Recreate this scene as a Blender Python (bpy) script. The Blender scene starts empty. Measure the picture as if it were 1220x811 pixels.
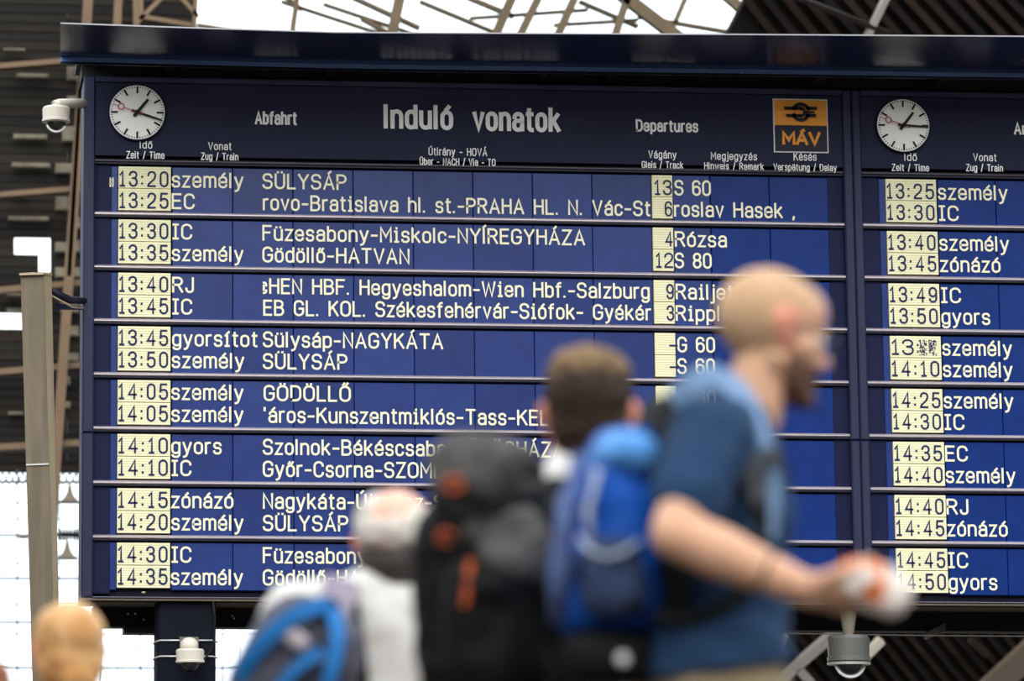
import bpy, bmesh, math, random
from mathutils import Vector, Matrix, noise
S = bpy.context.scene
COL = S.collection
random.seed(7)
# ---------------------------------------------------------------- camera
FPX, PPX, PPY = 4200.0, 267.0, 385.0
YAW, PITCH = math.radians(4.87), math.radians(8.58)
CAM = Vector((0, -32, 0.9))
K = 32/27.0
FW = Vector((math.sin(YAW)*math.cos(PITCH), math.cos(YAW)*math.cos(PITCH), math.sin(PITCH)))
RT = Vector((math.cos(YAW), -math.sin(YAW), 0))
UP = RT.cross(FW)
cd = bpy.data.cameras.new('camera'); cam = bpy.data.objects.new('camera', cd); COL.objects.link(cam)
cam.matrix_world = Matrix((( RT.x, UP.x, -FW.x, CAM.x), (RT.y, UP.y, -FW.y, CAM.y), (RT.z, UP.z, -FW.z, CAM.z), (0, 0, 0, 1)))
cd.sensor_width = 36; cd.lens = FPX/1220*36
cd.shift_x = (610-PPX)/1220; cd.shift_y = -(405.5-PPY)/1220
cd.clip_end = 1000
cd.dof.use_dof = True; cd.dof.focus_distance = 32.2; cd.dof.aperture_fstop = 2.8
S.camera = cam
# ---------------------------------------------------------------- light, exposure
W = bpy.data.worlds.new('world'); S.world = W; W.use_nodes = True
W.node_tree.nodes['Background'].inputs[0].default_value = (0.93, 0.97, 1.0, 1)
W.node_tree.nodes['Background'].inputs[1].default_value = 1.9
sd = bpy.data.lights.new('sun', 'SUN'); sun = bpy.data.objects.new('sun', sd); COL.objects.link(sun)
sd.energy = 1.45; sd.angle = math.radians(45); sd.color = (1.0, 0.95, 0.87)
sun.rotation_euler = Vector((0.22, 0.86, -0.41)).to_track_quat('-Z', 'Y').to_euler()
S.view_settings.view_transform = 'Standard'; S.view_settings.look = 'None'
S.view_settings.gamma = 1; S.view_settings.exposure = 0.3
S.view_settings.use_curve_mapping = False
S.cycles.use_denoising = True


def ray(px, py):
    return FW + RT*((px-PPX)/FPX) - UP*((py-PPY)/FPX)
def at(px, py, Y=0.0):
    v = ray(px, py); return CAM + v*((Y-CAM.y)/v.y)
def at_plane(px, py, p, n):
    v = ray(px, py); return CAM + v*((p-CAM).dot(n)/v.dot(n))

# ---------------------------------------------------------------- materials
def srgb(c):
    return tuple(((v/255)/12.92 if v/255 <= .04045 else ((v/255+.055)/1.055)**2.4) for v in c)
MATS = {}
def mat(name, col, rough=.6, metal=0., spec=.18, var=0., scale=20., bump=0., bscale=60., stretch=(1, 1, 1), col2=None, coat=0., trans=0.):
    """col in display 0-255; var/col2 mix a noise; bump adds fine relief"""
    if name in MATS: return MATS[name]
    m = bpy.data.materials.new(name); m.use_nodes = True; MATS[name] = m
    nt = m.node_tree; b = nt.nodes['Principled BSDF']; c = srgb(col)
    b.inputs['Base Color'].default_value = (*c, 1)
    b.inputs['Roughness'].default_value = rough; b.inputs['Metallic'].default_value = metal
    b.inputs['Specular IOR Level'].default_value = spec
    b.inputs['Coat Weight'].default_value = coat
    b.inputs['Transmission Weight'].default_value = trans
    tc = nt.nodes.new('ShaderNodeTexCoord'); mp = nt.nodes.new('ShaderNodeMapping')
    mp.inputs['Scale'].default_value = stretch; nt.links.new(tc.outputs['Object'], mp.inputs['Vector'])
    if var or col2:
        n = nt.nodes.new('ShaderNodeTexNoise'); n.inputs['Scale'].default_value = scale; n.inputs['Detail'].default_value = 4
        nt.links.new(mp.outputs[0], n.inputs['Vector'])
        r = nt.nodes.new('ShaderNodeValToRGB'); r.color_ramp.elements[0].position = .35; r.color_ramp.elements[1].position = .65
        ca = tuple(v*(1-var) for v in c); cb = srgb(col2) if col2 else tuple(min(1, v*(1+var)) for v in c)
        r.color_ramp.elements[0].color = (*ca, 1); r.color_ramp.elements[1].color = (*cb, 1)
        nt.links.new(n.outputs['Fac'], r.inputs[0]); nt.links.new(r.outputs[0], b.inputs['Base Color'])
    if bump:
        n2 = nt.nodes.new('ShaderNodeTexNoise'); n2.inputs['Scale'].default_value = bscale; n2.inputs['Detail'].default_value = 5
        nt.links.new(mp.outputs[0], n2.inputs['Vector'])
        bp = nt.nodes.new('ShaderNodeBump'); bp.inputs['Strength'].default_value = bump; bp.inputs['Distance'].default_value = .01
        nt.links.new(n2.outputs['Fac'], bp.inputs['Height']); nt.links.new(bp.outputs[0], b.inputs['Normal'])
    return m

# ---------------------------------------------------------------- mesh helper
class MB:
    def __init__(s): s.v = []; s.f = []; s.mi = []; s.cur = 0
    def add(s, vs, fs):
        o = len(s.v); s.v += [tuple(v) for v in vs]; s.f += [tuple(i+o for i in f) for f in fs]; s.mi += [s.cur]*len(fs); return s
    def box(s, a, b):
        x0, y0, z0 = a; x1, y1, z1 = b
        return s.add([(x0,y0,z0),(x1,y0,z0),(x1,y1,z0),(x0,y1,z0),(x0,y0,z1),(x1,y0,z1),(x1,y1,z1),(x0,y1,z1)],
                     [(0,3,2,1),(4,5,6,7),(0,1,5,4),(1,2,6,5),(2,3,7,6),(3,0,4,7)])
    def cbox(s, a, b, c=.004):
        """box with its four front (-Y) edges chamfered"""
        x0, y0, z0 = a; x1, y1, z1 = b
        return s.add([(x0,y1,z0),(x1,y1,z0),(x1,y1,z1),(x0,y1,z1),(x0,y0+c,z0),(x1,y0+c,z0),(x1,y0+c,z1),(x0,y0+c,z1),
                      (x0+c,y0,z0+c),(x1-c,y0,z0+c),(x1-c,y0,z1-c),(x0+c,y0,z1-c)],
                     [(0,3,2,1),(0,1,5,4),(1,2,6,5),(2,3,7,6),(3,0,4,7),(4,5,9,8),(5,6,10,9),(6,7,11,10),(7,4,8,11),(8,9,10,11)])
    def bar(s, p0, p1, w, h, up=Vector((0, 0, 1))):
        p0 = Vector(p0); p1 = Vector(p1); d = (p1-p0).normalized(); a = d.cross(up)
        a = a.normalized() if a.length > 1e-4 else Vector((1, 0, 0)); b = a.cross(d).normalized()
        vs = [p+a*(w/2*i)+b*(h/2*j) for p in (p0, p1) for i, j in ((-1,-1),(1,-1),(1,1),(-1,1))]
        return s.add(vs, [(3,2,1,0),(4,5,6,7),(0,1,5,4),(1,2,6,5),(2,3,7,6),(3,0,4,7)])
    def lathe(s, c, prof, n=24, axis='Z'):
        c = Vector(c); vs = []; fs = []
        for r, h in prof:
            for i in range(n):
                a = 2*math.pi*i/n
                p = Vector((r*math.cos(a), r*math.sin(a), h)) if axis == 'Z' else (Vector((r*math.cos(a), -h, r*math.sin(a))) if axis == 'Y' else Vector((h, r*math.cos(a), r*math.sin(a))))
                vs.append(c+p)
        for k in range(len(prof)-1):
            for i in range(n):
                j = (i+1) % n; fs.append((k*n+i, k*n+j, (k+1)*n+j, (k+1)*n+i))
        fs.append(tuple(range(n-1, -1, -1))); fs.append(tuple(range((len(prof)-1)*n, len(prof)*n)))
        return s.add(vs, fs)
    def tube(s, pts, r, n=8):
        pts = [Vector(p) for p in pts]; vs = []; fs = []; m = len(pts)
        rr = r if isinstance(r, (list, tuple)) else [r]*m
        for k, p in enumerate(pts):
            d = (pts[min(k+1, m-1)]-pts[max(k-1, 0)]).normalized()
            a = d.cross(Vector((0.13, .31, 1))).normalized(); b = d.cross(a)
            for i in range(n):
                t = 2*math.pi*i/n; vs.append(p+(a*math.cos(t)+b*math.sin(t))*rr[k])
        for k in range(m-1):
            for i in range(n):
                j = (i+1) % n; fs.append((k*n+i, (k+1)*n+i, (k+1)*n+j, k*n+j))
        fs.append(tuple(range(n))); fs.append(tuple(range(m*n-1, (m-1)*n-1, -1)))
        return s.add(vs, fs)
    def ell(s, c, r, M=None, e=1.0, nu=20, nv=12):
        """(super)ellipsoid, e<1 boxier"""
        c = Vector(c); vs = []; fs = []
        def sp(x): return math.copysign(abs(x)**e, x)
        for j in range(nv+1):
            ph = math.pi*(j/nv-.5)
            for i in range(nu):
                th = 2*math.pi*i/nu
                p = Vector((r[0]*sp(math.cos(ph))*sp(math.cos(th)), r[1]*sp(math.cos(ph))*sp(math.sin(th)), r[2]*sp(math.sin(ph))))
                if M is not None: p = M @ p
                vs.append(c+p)
        for j in range(nv):
            for i in range(nu):
                k = (i+1) % nu; fs.append((j*nu+i, j*nu+k, (j+1)*nu+k, (j+1)*nu+i))
        return s.add(vs, fs)
    def limb(s, p0, p1, r0, r1, lat=None, k0=1., k1=None, n=16):
        """closed capsule from p0 to p1; cross-section widened by k along lat"""
        p0 = Vector(p0); p1 = Vector(p1); d = p1-p0; L = d.length; d = d/L if L > 1e-6 else Vector((0, 0, 1))
        k1 = k0 if k1 is None else k1
        a = Vector(lat) if lat is not None else (Vector((0, 0, 1)) if abs(d.z) < .9 else Vector((1, 0, 0)))
        a = (a-d*a.dot(d)).normalized(); b = d.cross(a)
        rings = []
        for t in (-.98, -.8, -.45, 0): rings.append((p0+d*(r0*t*1.0), r0*math.sqrt(1-t*t), k0))
        for t in (0, .45, .8, .98): rings.append((p1+d*(r1*t), r1*math.sqrt(1-t*t), k1))
        vs = []; fs = []
        for c, r, k in rings:
            for i in range(n):
                th = 2*math.pi*i/n; vs.append(c+a*(r*k*math.cos(th))+b*(r*math.sin(th)))
        for q in range(len(rings)-1):
            for i in range(n):
                j = (i+1) % n; fs.append((q*n+i, q*n+j, (q+1)*n+j, (q+1)*n+i))
        fs.append(tuple(range(n-1, -1, -1))); fs.append(tuple(range((len(rings)-1)*n, len(rings)*n)))
        return s.add(vs, fs)
    def mesh(s, name, mats):
        me = bpy.data.meshes.new(name); me.from_pydata(s.v, [], s.f)
        for m in (mats if isinstance(mats, (list, tuple)) else [mats]): me.materials.append(m)
        if any(s.mi): me.polygons.foreach_set('material_index', s.mi)
        me.update(); return me
    def build(s, name, mats, parent=None, smooth=False, loc=None, label=None, kind=None):
        me = s.mesh(name, mats)
        if smooth: me.polygons.foreach_set('use_smooth', [True]*len(me.polygons))
        return link(name, me, parent, loc, label, kind)
    def organic(s, name, mats, parent=None, vox=.008, it=5, disp=0., dscale=8., assign=None, label=None, hem=None):
        """union of all closed shapes -> one smooth continuous surface"""
        me = s.mesh('tmp', mats); me.polygons.foreach_set('material_index', [0]*len(me.polygons))
        ts = bpy.data.scenes.new('workbench'); tmp = bpy.data.objects.new('tmp', me); ts.collection.objects.link(tmp)
        r = tmp.modifiers.new('r', 'REMESH'); r.mode = 'VOXEL'; r.voxel_size = vox; r.use_smooth_shade = True
        m = tmp.modifiers.new('s', 'SMOOTH'); m.factor = .5; m.iterations = it
        ts.view_layers[0].update(); dg = ts.view_layers[0].depsgraph; dg.update()
        new = bpy.data.meshes.new_from_object(tmp.evaluated_get(dg), depsgraph=dg)
        bpy.data.objects.remove(tmp); bpy.data.scenes.remove(ts)
        if disp:
            new.update()
            nv = len(new.vertices); nr = [v.normal.copy() for v in new.vertices]; co = []
            for v, nn in zip(new.vertices, nr):
                q = v.co*dscale
                co.extend(v.co+nn*(disp*(noise.noise(q)+.5*noise.noise(q*2.3))))
            new.vertices.foreach_set('co', co)
        new.name = name
        if not new.materials:
            for mm in (mats if isinstance(mats, (list, tuple)) else [mats]): new.materials.append(mm)
        if hem is not None:      # garment ends in a clean edge
            bm = bmesh.new(); bm.from_mesh(new)
            bmesh.ops.bisect_plane(bm, geom=bm.verts[:]+bm.edges[:]+bm.faces[:], plane_co=hem[0], plane_no=hem[1], clear_outer=True)
            bm.to_mesh(new); bm.free()
        idx = [0]*len(new.polygons)
        if assign:
            for p in new.polygons: idx[p.index] = assign(p.center, p.normal)
        new.polygons.foreach_set('material_index', idx)
        new.polygons.foreach_set('use_smooth', [True]*len(new.polygons)); new.update()
        return link(name, new, parent, None, label, None)
def link(name, me, parent=None, loc=None, label=None, kind=None):
    o = bpy.data.objects.new(name, me); COL.objects.link(o)
    if loc is not None: o.location = loc
    if parent is not None: put(o, parent)
    if label: o['label'] = label
    if kind: o['kind'] = kind
    return o
def put(o, parent):
    o.parent = parent
    c = parent; off = Vector((0, 0, 0))
    while c is not None: off += c.location; c = c.parent
    o.location = o.location-off        # meshes here are written in world coordinates; empties sit at the base
def thing(name, label, cat, loc=(0, 0, 0), group=None):
    o = bpy.data.objects.new(name, None); COL.objects.link(o); o.location = loc
    o['label'] = label; o['category'] = cat
    if group: o['group'] = group
    return o
def tag(o, label, cat, group=None):
    o['label'] = label; o['category'] = cat
    if group: o['group'] = group
    return o

# ---------------------------------------------------------------- stroke lettering
def E_(x0, y0, x1, y1):      # closed rounded loop
    r = min(x1-x0, y1-y0)*.5
    return [(x0, y0, r), (x1, y0, r), (x1, y1, r), (x0, y1, r), 'c']
X = .74; w = .46; c_ = .23
G = {
'A': (.62, [[(0,0),(.31,1),(.62,0)], [(.1,.32),(.52,.32)]]),
'B': (.56, [[(0,0),(0,1),(.52,1,.24),(.52,.53,.24),(0,.53)], [(0,.53),(.56,.53,.26),(.56,0,.26),(0,0)]]),
'C': (.56, [[(.56,.74),(.56,1,.28),(0,1,.28),(0,0,.28),(.56,0,.28),(.56,.26)]]),
'D': (.57, [[(0,0),(0,1),(.57,1,.32),(.57,0,.32),(0,0),(0,.1)]]),
'E': (.5, [[(.5,1),(0,1),(0,0),(.5,0)], [(0,.53),(.44,.53)]]),
'F': (.5, [[(.5,1),(0,1),(0,0)], [(0,.53),(.42,.53)]]),
'G': (.58, [[(.57,.76),(.57,1,.28),(0,1,.28),(0,0,.28),(.58,0,.28),(.58,.47),(.32,.47)]]),
'H': (.56, [[(0,0),(0,1)], [(.56,0),(.56,1)], [(0,.53),(.56,.53)]]),
'I': (.0, [[(0,0),(0,1)]]),
'Î': (.3, [[(.15,0),(.15,1)], [(0,0),(.3,0)], [(0,1),(.3,1)]]),
'J': (.4, [[(.4,1),(.4,0,.2),(0,0,.2),(0,.26)]]),
'K': (.56, [[(0,0),(0,1)], [(.54,1),(.02,.42)], [(.2,.62),(.57,0)]]),
'L': (.46, [[(0,1),(0,0),(.46,0)]]),
'M': (.66, [[(0,0),(0,1),(.33,.34),(.66,1),(.66,0)]]),
'N': (.56, [[(0,0),(0,1),(.56,0),(.56,1)]]),
'O': (.6, [E_(0,0,.6,1)]),
'P': (.54, [[(0,0),(0,1),(.54,1,.26),(.54,.47,.26),(0,.47)]]),
'R': (.56, [[(0,0),(0,1),(.54,1,.25),(.54,.5,.25),(0,.5)], [(.3,.5),(.56,0)]]),
'S': (.55, [[(.54,.78),(.54,1,.26),(.01,1,.24),(.01,.52,.24),(.55,.52,.24),(.55,0,.26),(0,0,.26),(0,.22)]]),
'T': (.58, [[(0,1),(.58,1)], [(.29,1),(.29,0)]]),
'U': (.56, [[(0,1),(0,0,.28),(.56,0,.28),(.56,1)]]),
'V': (.6, [[(0,1),(.3,0),(.6,1)]]),
'W': (.84, [[(0,1),(.2,0),(.42,.9),(.64,0),(.84,1)]]),
'Y': (.6, [[(0,1),(.3,.46),(.6,1)], [(.3,.46),(.3,0)]]),
'Z': (.54, [[(0,1),(.54,1),(0,0),(.54,0)]]),
'a': (w, [[(.03,.56),(.03,X,.2),(w,X,.2),(w,0)], [(w,.42),(0,.42,.19),(0,0,.19),(w,0,.21),(w,.3)]]),
'b': (w, [[(0,1),(0,0)], E_(0,0,w,X)]),
'c': (w*.95, [[(w*.95,X-.2),(w*.95,X,c_),(0,X,c_),(0,0,c_),(w*.95,0,c_),(w*.95,.2)]]),
'd': (w, [[(w,1),(w,0)], E_(0,0,w,X)]),
'e': (w, [[(.02,.37),(w,.37),(w,X,c_),(0,X,c_),(0,0,c_),(w,0,c_),(w,.17)]]),
'f': (.3, [[(.3,1),(.11,1,.15),(.11,0)], [(0,X),(.28,X)]]),
'g': (w, [E_(0,0,w,X), [(w,X),(w,-.27,.2),(.02,-.27,.2),(.02,-.14)]]),
'h': (w, [[(0,1),(0,0)], [(0,.4),(0,X,c_),(w,X,c_),(w,0)]]),
'i': (.0, [[(0,0),(0,X)], [(0,.93),(0,1.0)]]),
'ï': (.24, [[(.12,0),(.12,X),(0,X)], [(0,0),(.24,0)], [(.12,.93),(.12,1.0)]]),
'j': (.12, [[(.12,X),(.12,-.27,.12),(-.06,-.27)], [(.12,.93),(.12,1.0)]]),
'k': (w, [[(0,0),(0,1)], [(.42,X),(.02,.3)], [(.16,.44),(.46,0)]]),
'l': (.0, [[(0,0),(0,1)]]),
'm': (.72, [[(0,0),(0,X)], [(0,.45),(0,X,.18),(.36,X,.18),(.36,0)], [(.36,.45),(.36,X,.18),(.72,X,.18),(.72,0)]]),
'n': (w, [[(0,0),(0,X)], [(0,.4),(0,X,c_),(w,X,c_),(w,0)]]),
'o': (w, [E_(0,0,w,X)]),
'p': (w, [[(0,X),(0,-.27)], E_(0,0,w,X)]),
'r': (.27, [[(0,0),(0,X)], [(0,.42),(0,X,.2),(.27,X)]]),
's': (.42, [[(.41,X-.16),(.41,X,.17),(.01,X,.17),(.01,.38,.17),(.42,.38,.17),(.42,0,.17),(0,0,.17),(0,.16)]]),
't': (.28, [[(.11,.95),(.11,0,.14),(.28,0)], [(0,X),(.28,X)]]),
'u': (w, [[(0,X),(0,0,c_),(w,0,c_),(w,.3)], [(w,X),(w,0)]]),
'v': (.46, [[(0,X),(.23,0),(.46,X)]]),
'w': (.68, [[(0,X),(.17,0),(.34,X*.9),(.51,0),(.68,X)]]),
'y': (.48, [[(0,X),(.25,0)], [(.48,X),(.18,-.2,.06),(.02,-.26)]]),
'z': (.42, [[(0,X),(.42,X),(0,0),(.42,0)]]),
'0': (.52, [E_(0,0,.52,1)]),
'1': (.3, [[(0,.78),(.17,1),(.17,0)], [(0,0),(.3,0)]]),
'2': (.52, [[(0,.74),(0,1,.26),(.52,1,.26),(.52,.55,.2),(0,.12,.1),(0,0),(.52,0)]]),
'3': (.52, [[(0,.78),(0,1,.25),(.5,1,.24),(.5,.54,.22),(.2,.54)], [(.2,.54),(.52,.54,.24),(.52,0,.26),(0,0,.26),(0,.24)]]),
'4': (.54, [[(.4,0),(.4,1),(0,.28),(.54,.28)]]),
'5': (.52, [[(.48,1),(.06,1),(.02,.5)], [(.02,.5),(.1,.63,.1),(.52,.63,.24),(.52,0,.26),(0,0,.26),(0,.22)]]),
'6': (.52, [[(.5,.8),(.5,1,.24),(0,1,.26),(0,.3)], E_(0,0,.52,.6)]),
'8': (.52, [E_(.02,.52,.5,1), E_(0,0,.52,.53)]),
'9': (.52, [[(.02,.2),(.02,0,.24),(.52,0,.26),(.52,.7)], E_(0,.4,.52,1)]),
'-': (.36, [[(0,.42),(.36,.42)]]), '.': (.0, [[(0,0),(0,.05)]]), ',': (.05, [[(.05,.06),(0,-.14)]]),
"'": (.0, [[(0,1),(0,.8)]]), ':': (.0, [[(0,.14),(0,.2)], [(0,.62),(0,.68)]]), '/': (.34, [[(0,-.08),(.34,1.08)]]),
' ': (.3, []),
'{': (.18, [[(-.02,X),(.16,X,.14),(.16,.52)], [(-.02,0),(.16,0,.14),(.16,.2)], [(.0,.55),(.0,.2)]]),
}
ACC = {'á':'a','é':'e','í':'i','ó':'o','ú':'u','Á':'A','É':'E','Í':'I','Ó':'O','Ú':'U'}
UML = {'ä':'a','ö':'o','ü':'u','Ö':'O','Ü':'U'}
DAC = {'ő':'o','ű':'u','Ő':'O'}
def glyph(ch, serif):
    if ch in ACC:
        b = ACC[ch]; wd, st = G[{'i': 'ï'}.get(b, b) if serif else b]; top = 1.1 if b.isupper() else .84
        m = wd/2
        st = [s for s in st if not (b == 'i' and s[0][1] > .9)]
        return wd, st+[[(m-.03, top), (m+.12, top+.16)]]
    if ch in UML:
        b = UML[ch]; wd, st = G[b]; top = 1.12 if b.isupper() else .88
        return wd, st+[[(wd/2-.13, top), (wd/2-.13, top+.05)], [(wd/2+.13, top), (wd/2+.13, top+.05)]]
    if ch in DAC:
        b = DAC[ch]; wd, st = G[b]; top = 1.1 if b.isupper() else .84
        return wd, st+[[(wd/2-.13, top), (wd/2-.04, top+.15)], [(wd/2+.07, top), (wd/2+.17, top+.15)]]
    if serif and ch == 'I': return G['Î']
    if serif and ch == 'i': return G['ï']
    return G[ch]
def rounded(st):
    closed = st[-1] == 'c'; P = [p if len(p) == 3 else (*p, 0) for p in st if p != 'c']; n = len(P); out = []
    for i, (x, y, r) in enumerate(P):
        if r == 0 or (not closed and i in (0, n-1)): out.append((x, y)); continue
        a = P[i-1]; b = P[(i+1) % n]
        la = math.hypot(a[0]-x, a[1]-y); lb = math.hypot(b[0]-x, b[1]-y)
        ra = min(r, la*(.5 if (a[2] or closed) else 1)); rb = min(r, lb*(.5 if (b[2] or closed) else 1))
        p0 = (x+(a[0]-x)/la*ra, y+(a[1]-y)/la*ra); p2 = (x+(b[0]-x)/lb*rb, y+(b[1]-y)/lb*rb)
        for k in range(6):
            t = k/5; q = .12*math.sin(math.pi*t)*0
            # circular-like corner: weighted quadratic
            wq = .75; A = (1-t)**2; B = 2*t*(1-t)*wq; C2 = t*t; D = A+B+C2
            out.append(((A*p0[0]+B*x+C2*p2[0])/D, (A*p0[1]+B*y+C2*p2[1])/D))
    o2 = [out[0]]
    for p in out[1:]:
        if math.hypot(p[0]-o2[-1][0], p[1]-o2[-1][1]) > 1e-4: o2.append(p)
    if closed and math.hypot(o2[0][0]-o2[-1][0], o2[0][1]-o2[-1][1]) < 1e-4: o2.pop()
    return o2, closed
def ribbon(mb, pts, closed, t, Y, ox, oz):
    n = len(pts); vs = []
    for i, p in enumerate(pts):
        a = pts[i-1] if (closed or i > 0) else None; b = pts[(i+1) % n] if (closed or i < n-1) else None
        d1 = Vector((p[0]-a[0], p[1]-a[1])).normalized() if a else None
        d2 = Vector((b[0]-p[0], b[1]-p[1])).normalized() if b else None
        d1 = d1 or d2; d2 = d2 or d1
        m = d1+d2
        m = m.normalized() if m.length > 1e-3 else d1
        s = 1/max(.55, m.dot(d1)); nx, ny = -m.y*s*t/2, m.x*s*t/2
        e = Vector((0, 0))
        if not closed and i == 0: e = -d1*t*.35
        if not closed and i == n-1: e = d1*t*.35
        vs += [(ox+p[0]+e.x+nx, Y, oz+p[1]+e.y+ny), (ox+p[0]+e.x-nx, Y, oz+p[1]+e.y-ny)]
    fs = []
    for i in range(n if closed else n-1):
        j = (i+1) % n; fs.append((2*i, 2*i+1, 2*j+1, 2*j))
    mb.add(vs, fs)
def lettering(txt, x0, x1, zb, cap, Y, stroke, m, parent, name='lettering', gap=.26, serif=True, fixed=None, label=None):
    """word set between world x0..x1 (outer edges) on baseline zb, letters cap high"""
    adv = []; x = 0
    for i, ch in enumerate(txt):
        wd, st = glyph(ch, serif)
        if fixed: x = i*fixed+(fixed-gap-wd)/2
        adv.append((x, st)); last = x+wd
        if not fixed: x += wd+gap+(.06 if wd == 0 else 0)
    first = adv[0][0]
    sx = (x1-x0-stroke*cap)/max(.01, last-first)
    mb = MB(); objs = []
    for (x, st), ch in zip(adv, txt):
        if ch == ' ':
            if mb.v: objs.append(mb.build(name, m, parent, label=label)); mb = MB()
            continue
        for k, s in enumerate(st):      # each stroke lies a hair in front of the one before
            pts, cl = rounded(s)
            ribbon(mb, [((x-first+px)*sx, py*cap) for px, py in pts], cl, stroke*cap, Y-.0012*k, x0+stroke*cap/2, zb)
    if mb.v: objs.append(mb.build(name, m, parent, label=label))
    return objs

# ================================================================ materials in use
NAVY = mat('navy_frame', (27, 31, 64), .55, spec=.35, var=.08, scale=6)
NAVYH = mat('navy_header', (25, 29, 56), .6, spec=.2, var=.05, scale=3)
NAVYD = mat('navy_deep', (17, 20, 42), .5, spec=.3)
MOD = [mat('module_blue_%d' % i, c, .3, spec=.24, var=.10, scale=5) for i, c in enumerate([(29, 51, 114), (26, 47, 107), (32, 54, 117)])]
MODR = mat('module_blue_cool', (10, 44, 112), .34, spec=.15, var=.1, scale=5)
BLANK = mat('blank_strip', (21, 26, 60), .5, spec=.12)
CREAM = mat('cream_flap', (238, 234, 196), .5, var=.03, scale=9)
CREAML = mat('cream_line', (188, 184, 146), .6)
LET = mat('cream_letter', (240, 236, 206), .5)
LETD = mat('dark_letter', (30, 40, 84), .5)
HDR = mat('white_print', (244, 244, 244), .5)
SLATM = mat('rail_metal', (196, 186, 194), .38, metal=.6, var=.08, scale=8, stretch=(.1, 1, 1))
GAPM = mat('seam_dark', (10, 14, 34), .6)
GLOSSN = mat('canopy_gloss', (24, 28, 58), .2, spec=.4, var=.12, scale=2.5)
STRIPM = mat('canopy_strip', (120, 156, 220), .25, metal=.2, var=.12, scale=3, stretch=(.3, 1, 1))
DARK = mat('dark_steel', (26, 25, 26), .6)
BROWNU = mat('soffit_brown', (120, 106, 94), .7, var=.1)
CAMW = mat('camera_white', (214, 208, 196), .4)
CAMG = mat('camera_grey', (112, 112, 110), .35, metal=.4)
DOME = mat('camera_dome', (18, 18, 20), .06, spec=.9, coat=.5)
DOMEW = mat('painted_glint', (236, 238, 240), .2)
STEEL = mat('steel_strap', (210, 212, 214), .3, metal=.5)

def zr(t): return .9+(6.41733-1.05-t*.420059)*K
XS, XW = 2.367446*K, .474218*K
XA, XE, XT = 1.473587*K, 7.226984*K, 7.575422*K
UNIT = XT-XA
YF = -.07           # front of frame
def X_(px, py, Y=0.): return at(px, py, Y).x
def Z_(px, py, Y=0.): return at(px, py, Y).z
ZH0 = .5*(Z_(105, 90, YF)+Z_(1000, 107, YF))     # top of header
ZB = Z_(560, 717, YF)                              # underside of frame
XL = X_(98.5, 400, YF); XIN = X_(112, 400, YF)

def put_text(board, txt, px0, px1, pyb, cap_px, Y=0., m=LET, stroke=.135, **k):
    a = at(px0, pyb, Y); b = at(px1, pyb, Y)
    cap = cap_px*(a-CAM).dot(FW)/FPX
    return lettering(txt, a.x, b.x, a.z, cap, Y, stroke, m, board, **k)

def clock(board, px, py, r_px, minute, sec):
    Yc = -.085; c = at(px, py, Yc); r = r_px*(c-CAM).dot(FW)/FPX
    BLK = mat('clock_black', (24, 26, 34), .5); RED = mat('clock_red', (176, 70, 64), .5)
    body = MB().lathe(c, [(r, -.03), (r, .0), (r*.985, .006)], 48, 'Y').build('clock', mat('clock_face', (250, 250, 246), .45), board)
    MB().lathe(c, [(r*1.035, -.03), (r*1.035, .0), (r*1.0, .009), (r*1.0, -.005)], 48, 'Y').build('clock_rim', NAVYD, body)
    def hand(a, l0, l1, w0, w1, dy, mb):
        d = Vector((math.sin(a), 0, math.cos(a))); n = Vector((d.z, 0, -d.x)); o = c+Vector((0, -dy, 0))
        p = [o+d*l0*r+n*w0*r, o+d*l1*r+n*w1*r, o+d*l1*r-n*w1*r, o+d*l0*r-n*w0*r]
        q = [v+Vector((0, -.004, 0)) for v in p]
        mb.add(p+q, [(3,2,1,0),(4,5,6,7),(0,1,5,4),(1,2,6,5),(2,3,7,6),(3,0,4,7)])
    for k in range(12):
        mb = MB(); hand(k*math.pi/6, .7, .95, .034, .034, .008, mb); mb.build('hour_mark', BLK, body)
    mb = MB()
    for k in range(60):
        if k % 5: hand(k*math.pi/30, .89, .95, .012, .012, .008, mb)
    mb.build('minute_marks', BLK, body, kind='stuff')
    mb = MB(); hand((1+minute/60)*math.pi/6, -.2, .62, .06, .045, .016, mb); mb.build('hour_hand', BLK, body)
    mb = MB(); hand(minute*math.pi/30, -.22, .93, .045, .03, .022, mb); mb.build('minute_hand', BLK, body)
    a = sec*math.pi/30; mb = MB(); hand(a, -.25, .5, .014, .012, .028, mb); hand(a, .72, .9, .01, .008, .028, mb)
    o = c+Vector((math.sin(a)*.61*r, -.03, math.cos(a)*.61*r)); vs = []; fs = []
    for i in range(24):
        t = i*math.pi/12
        for q in (.125, .085): vs.append(o+Vector((math.cos(t), 0, math.sin(t)))*r*q)
    for i in range(24):
        j = (i+1) % 24; fs.append((2*i, 2*j, 2*j+1, 2*i+1))
    mb.add(vs, fs); mb.build('second_hand', RED, body)
    MB().lathe(c+Vector((0, -.03, 0)), [(r*.085, 0), (r*.085, .008)], 16, 'Y').build('clock_hub', BLK, body)

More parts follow.
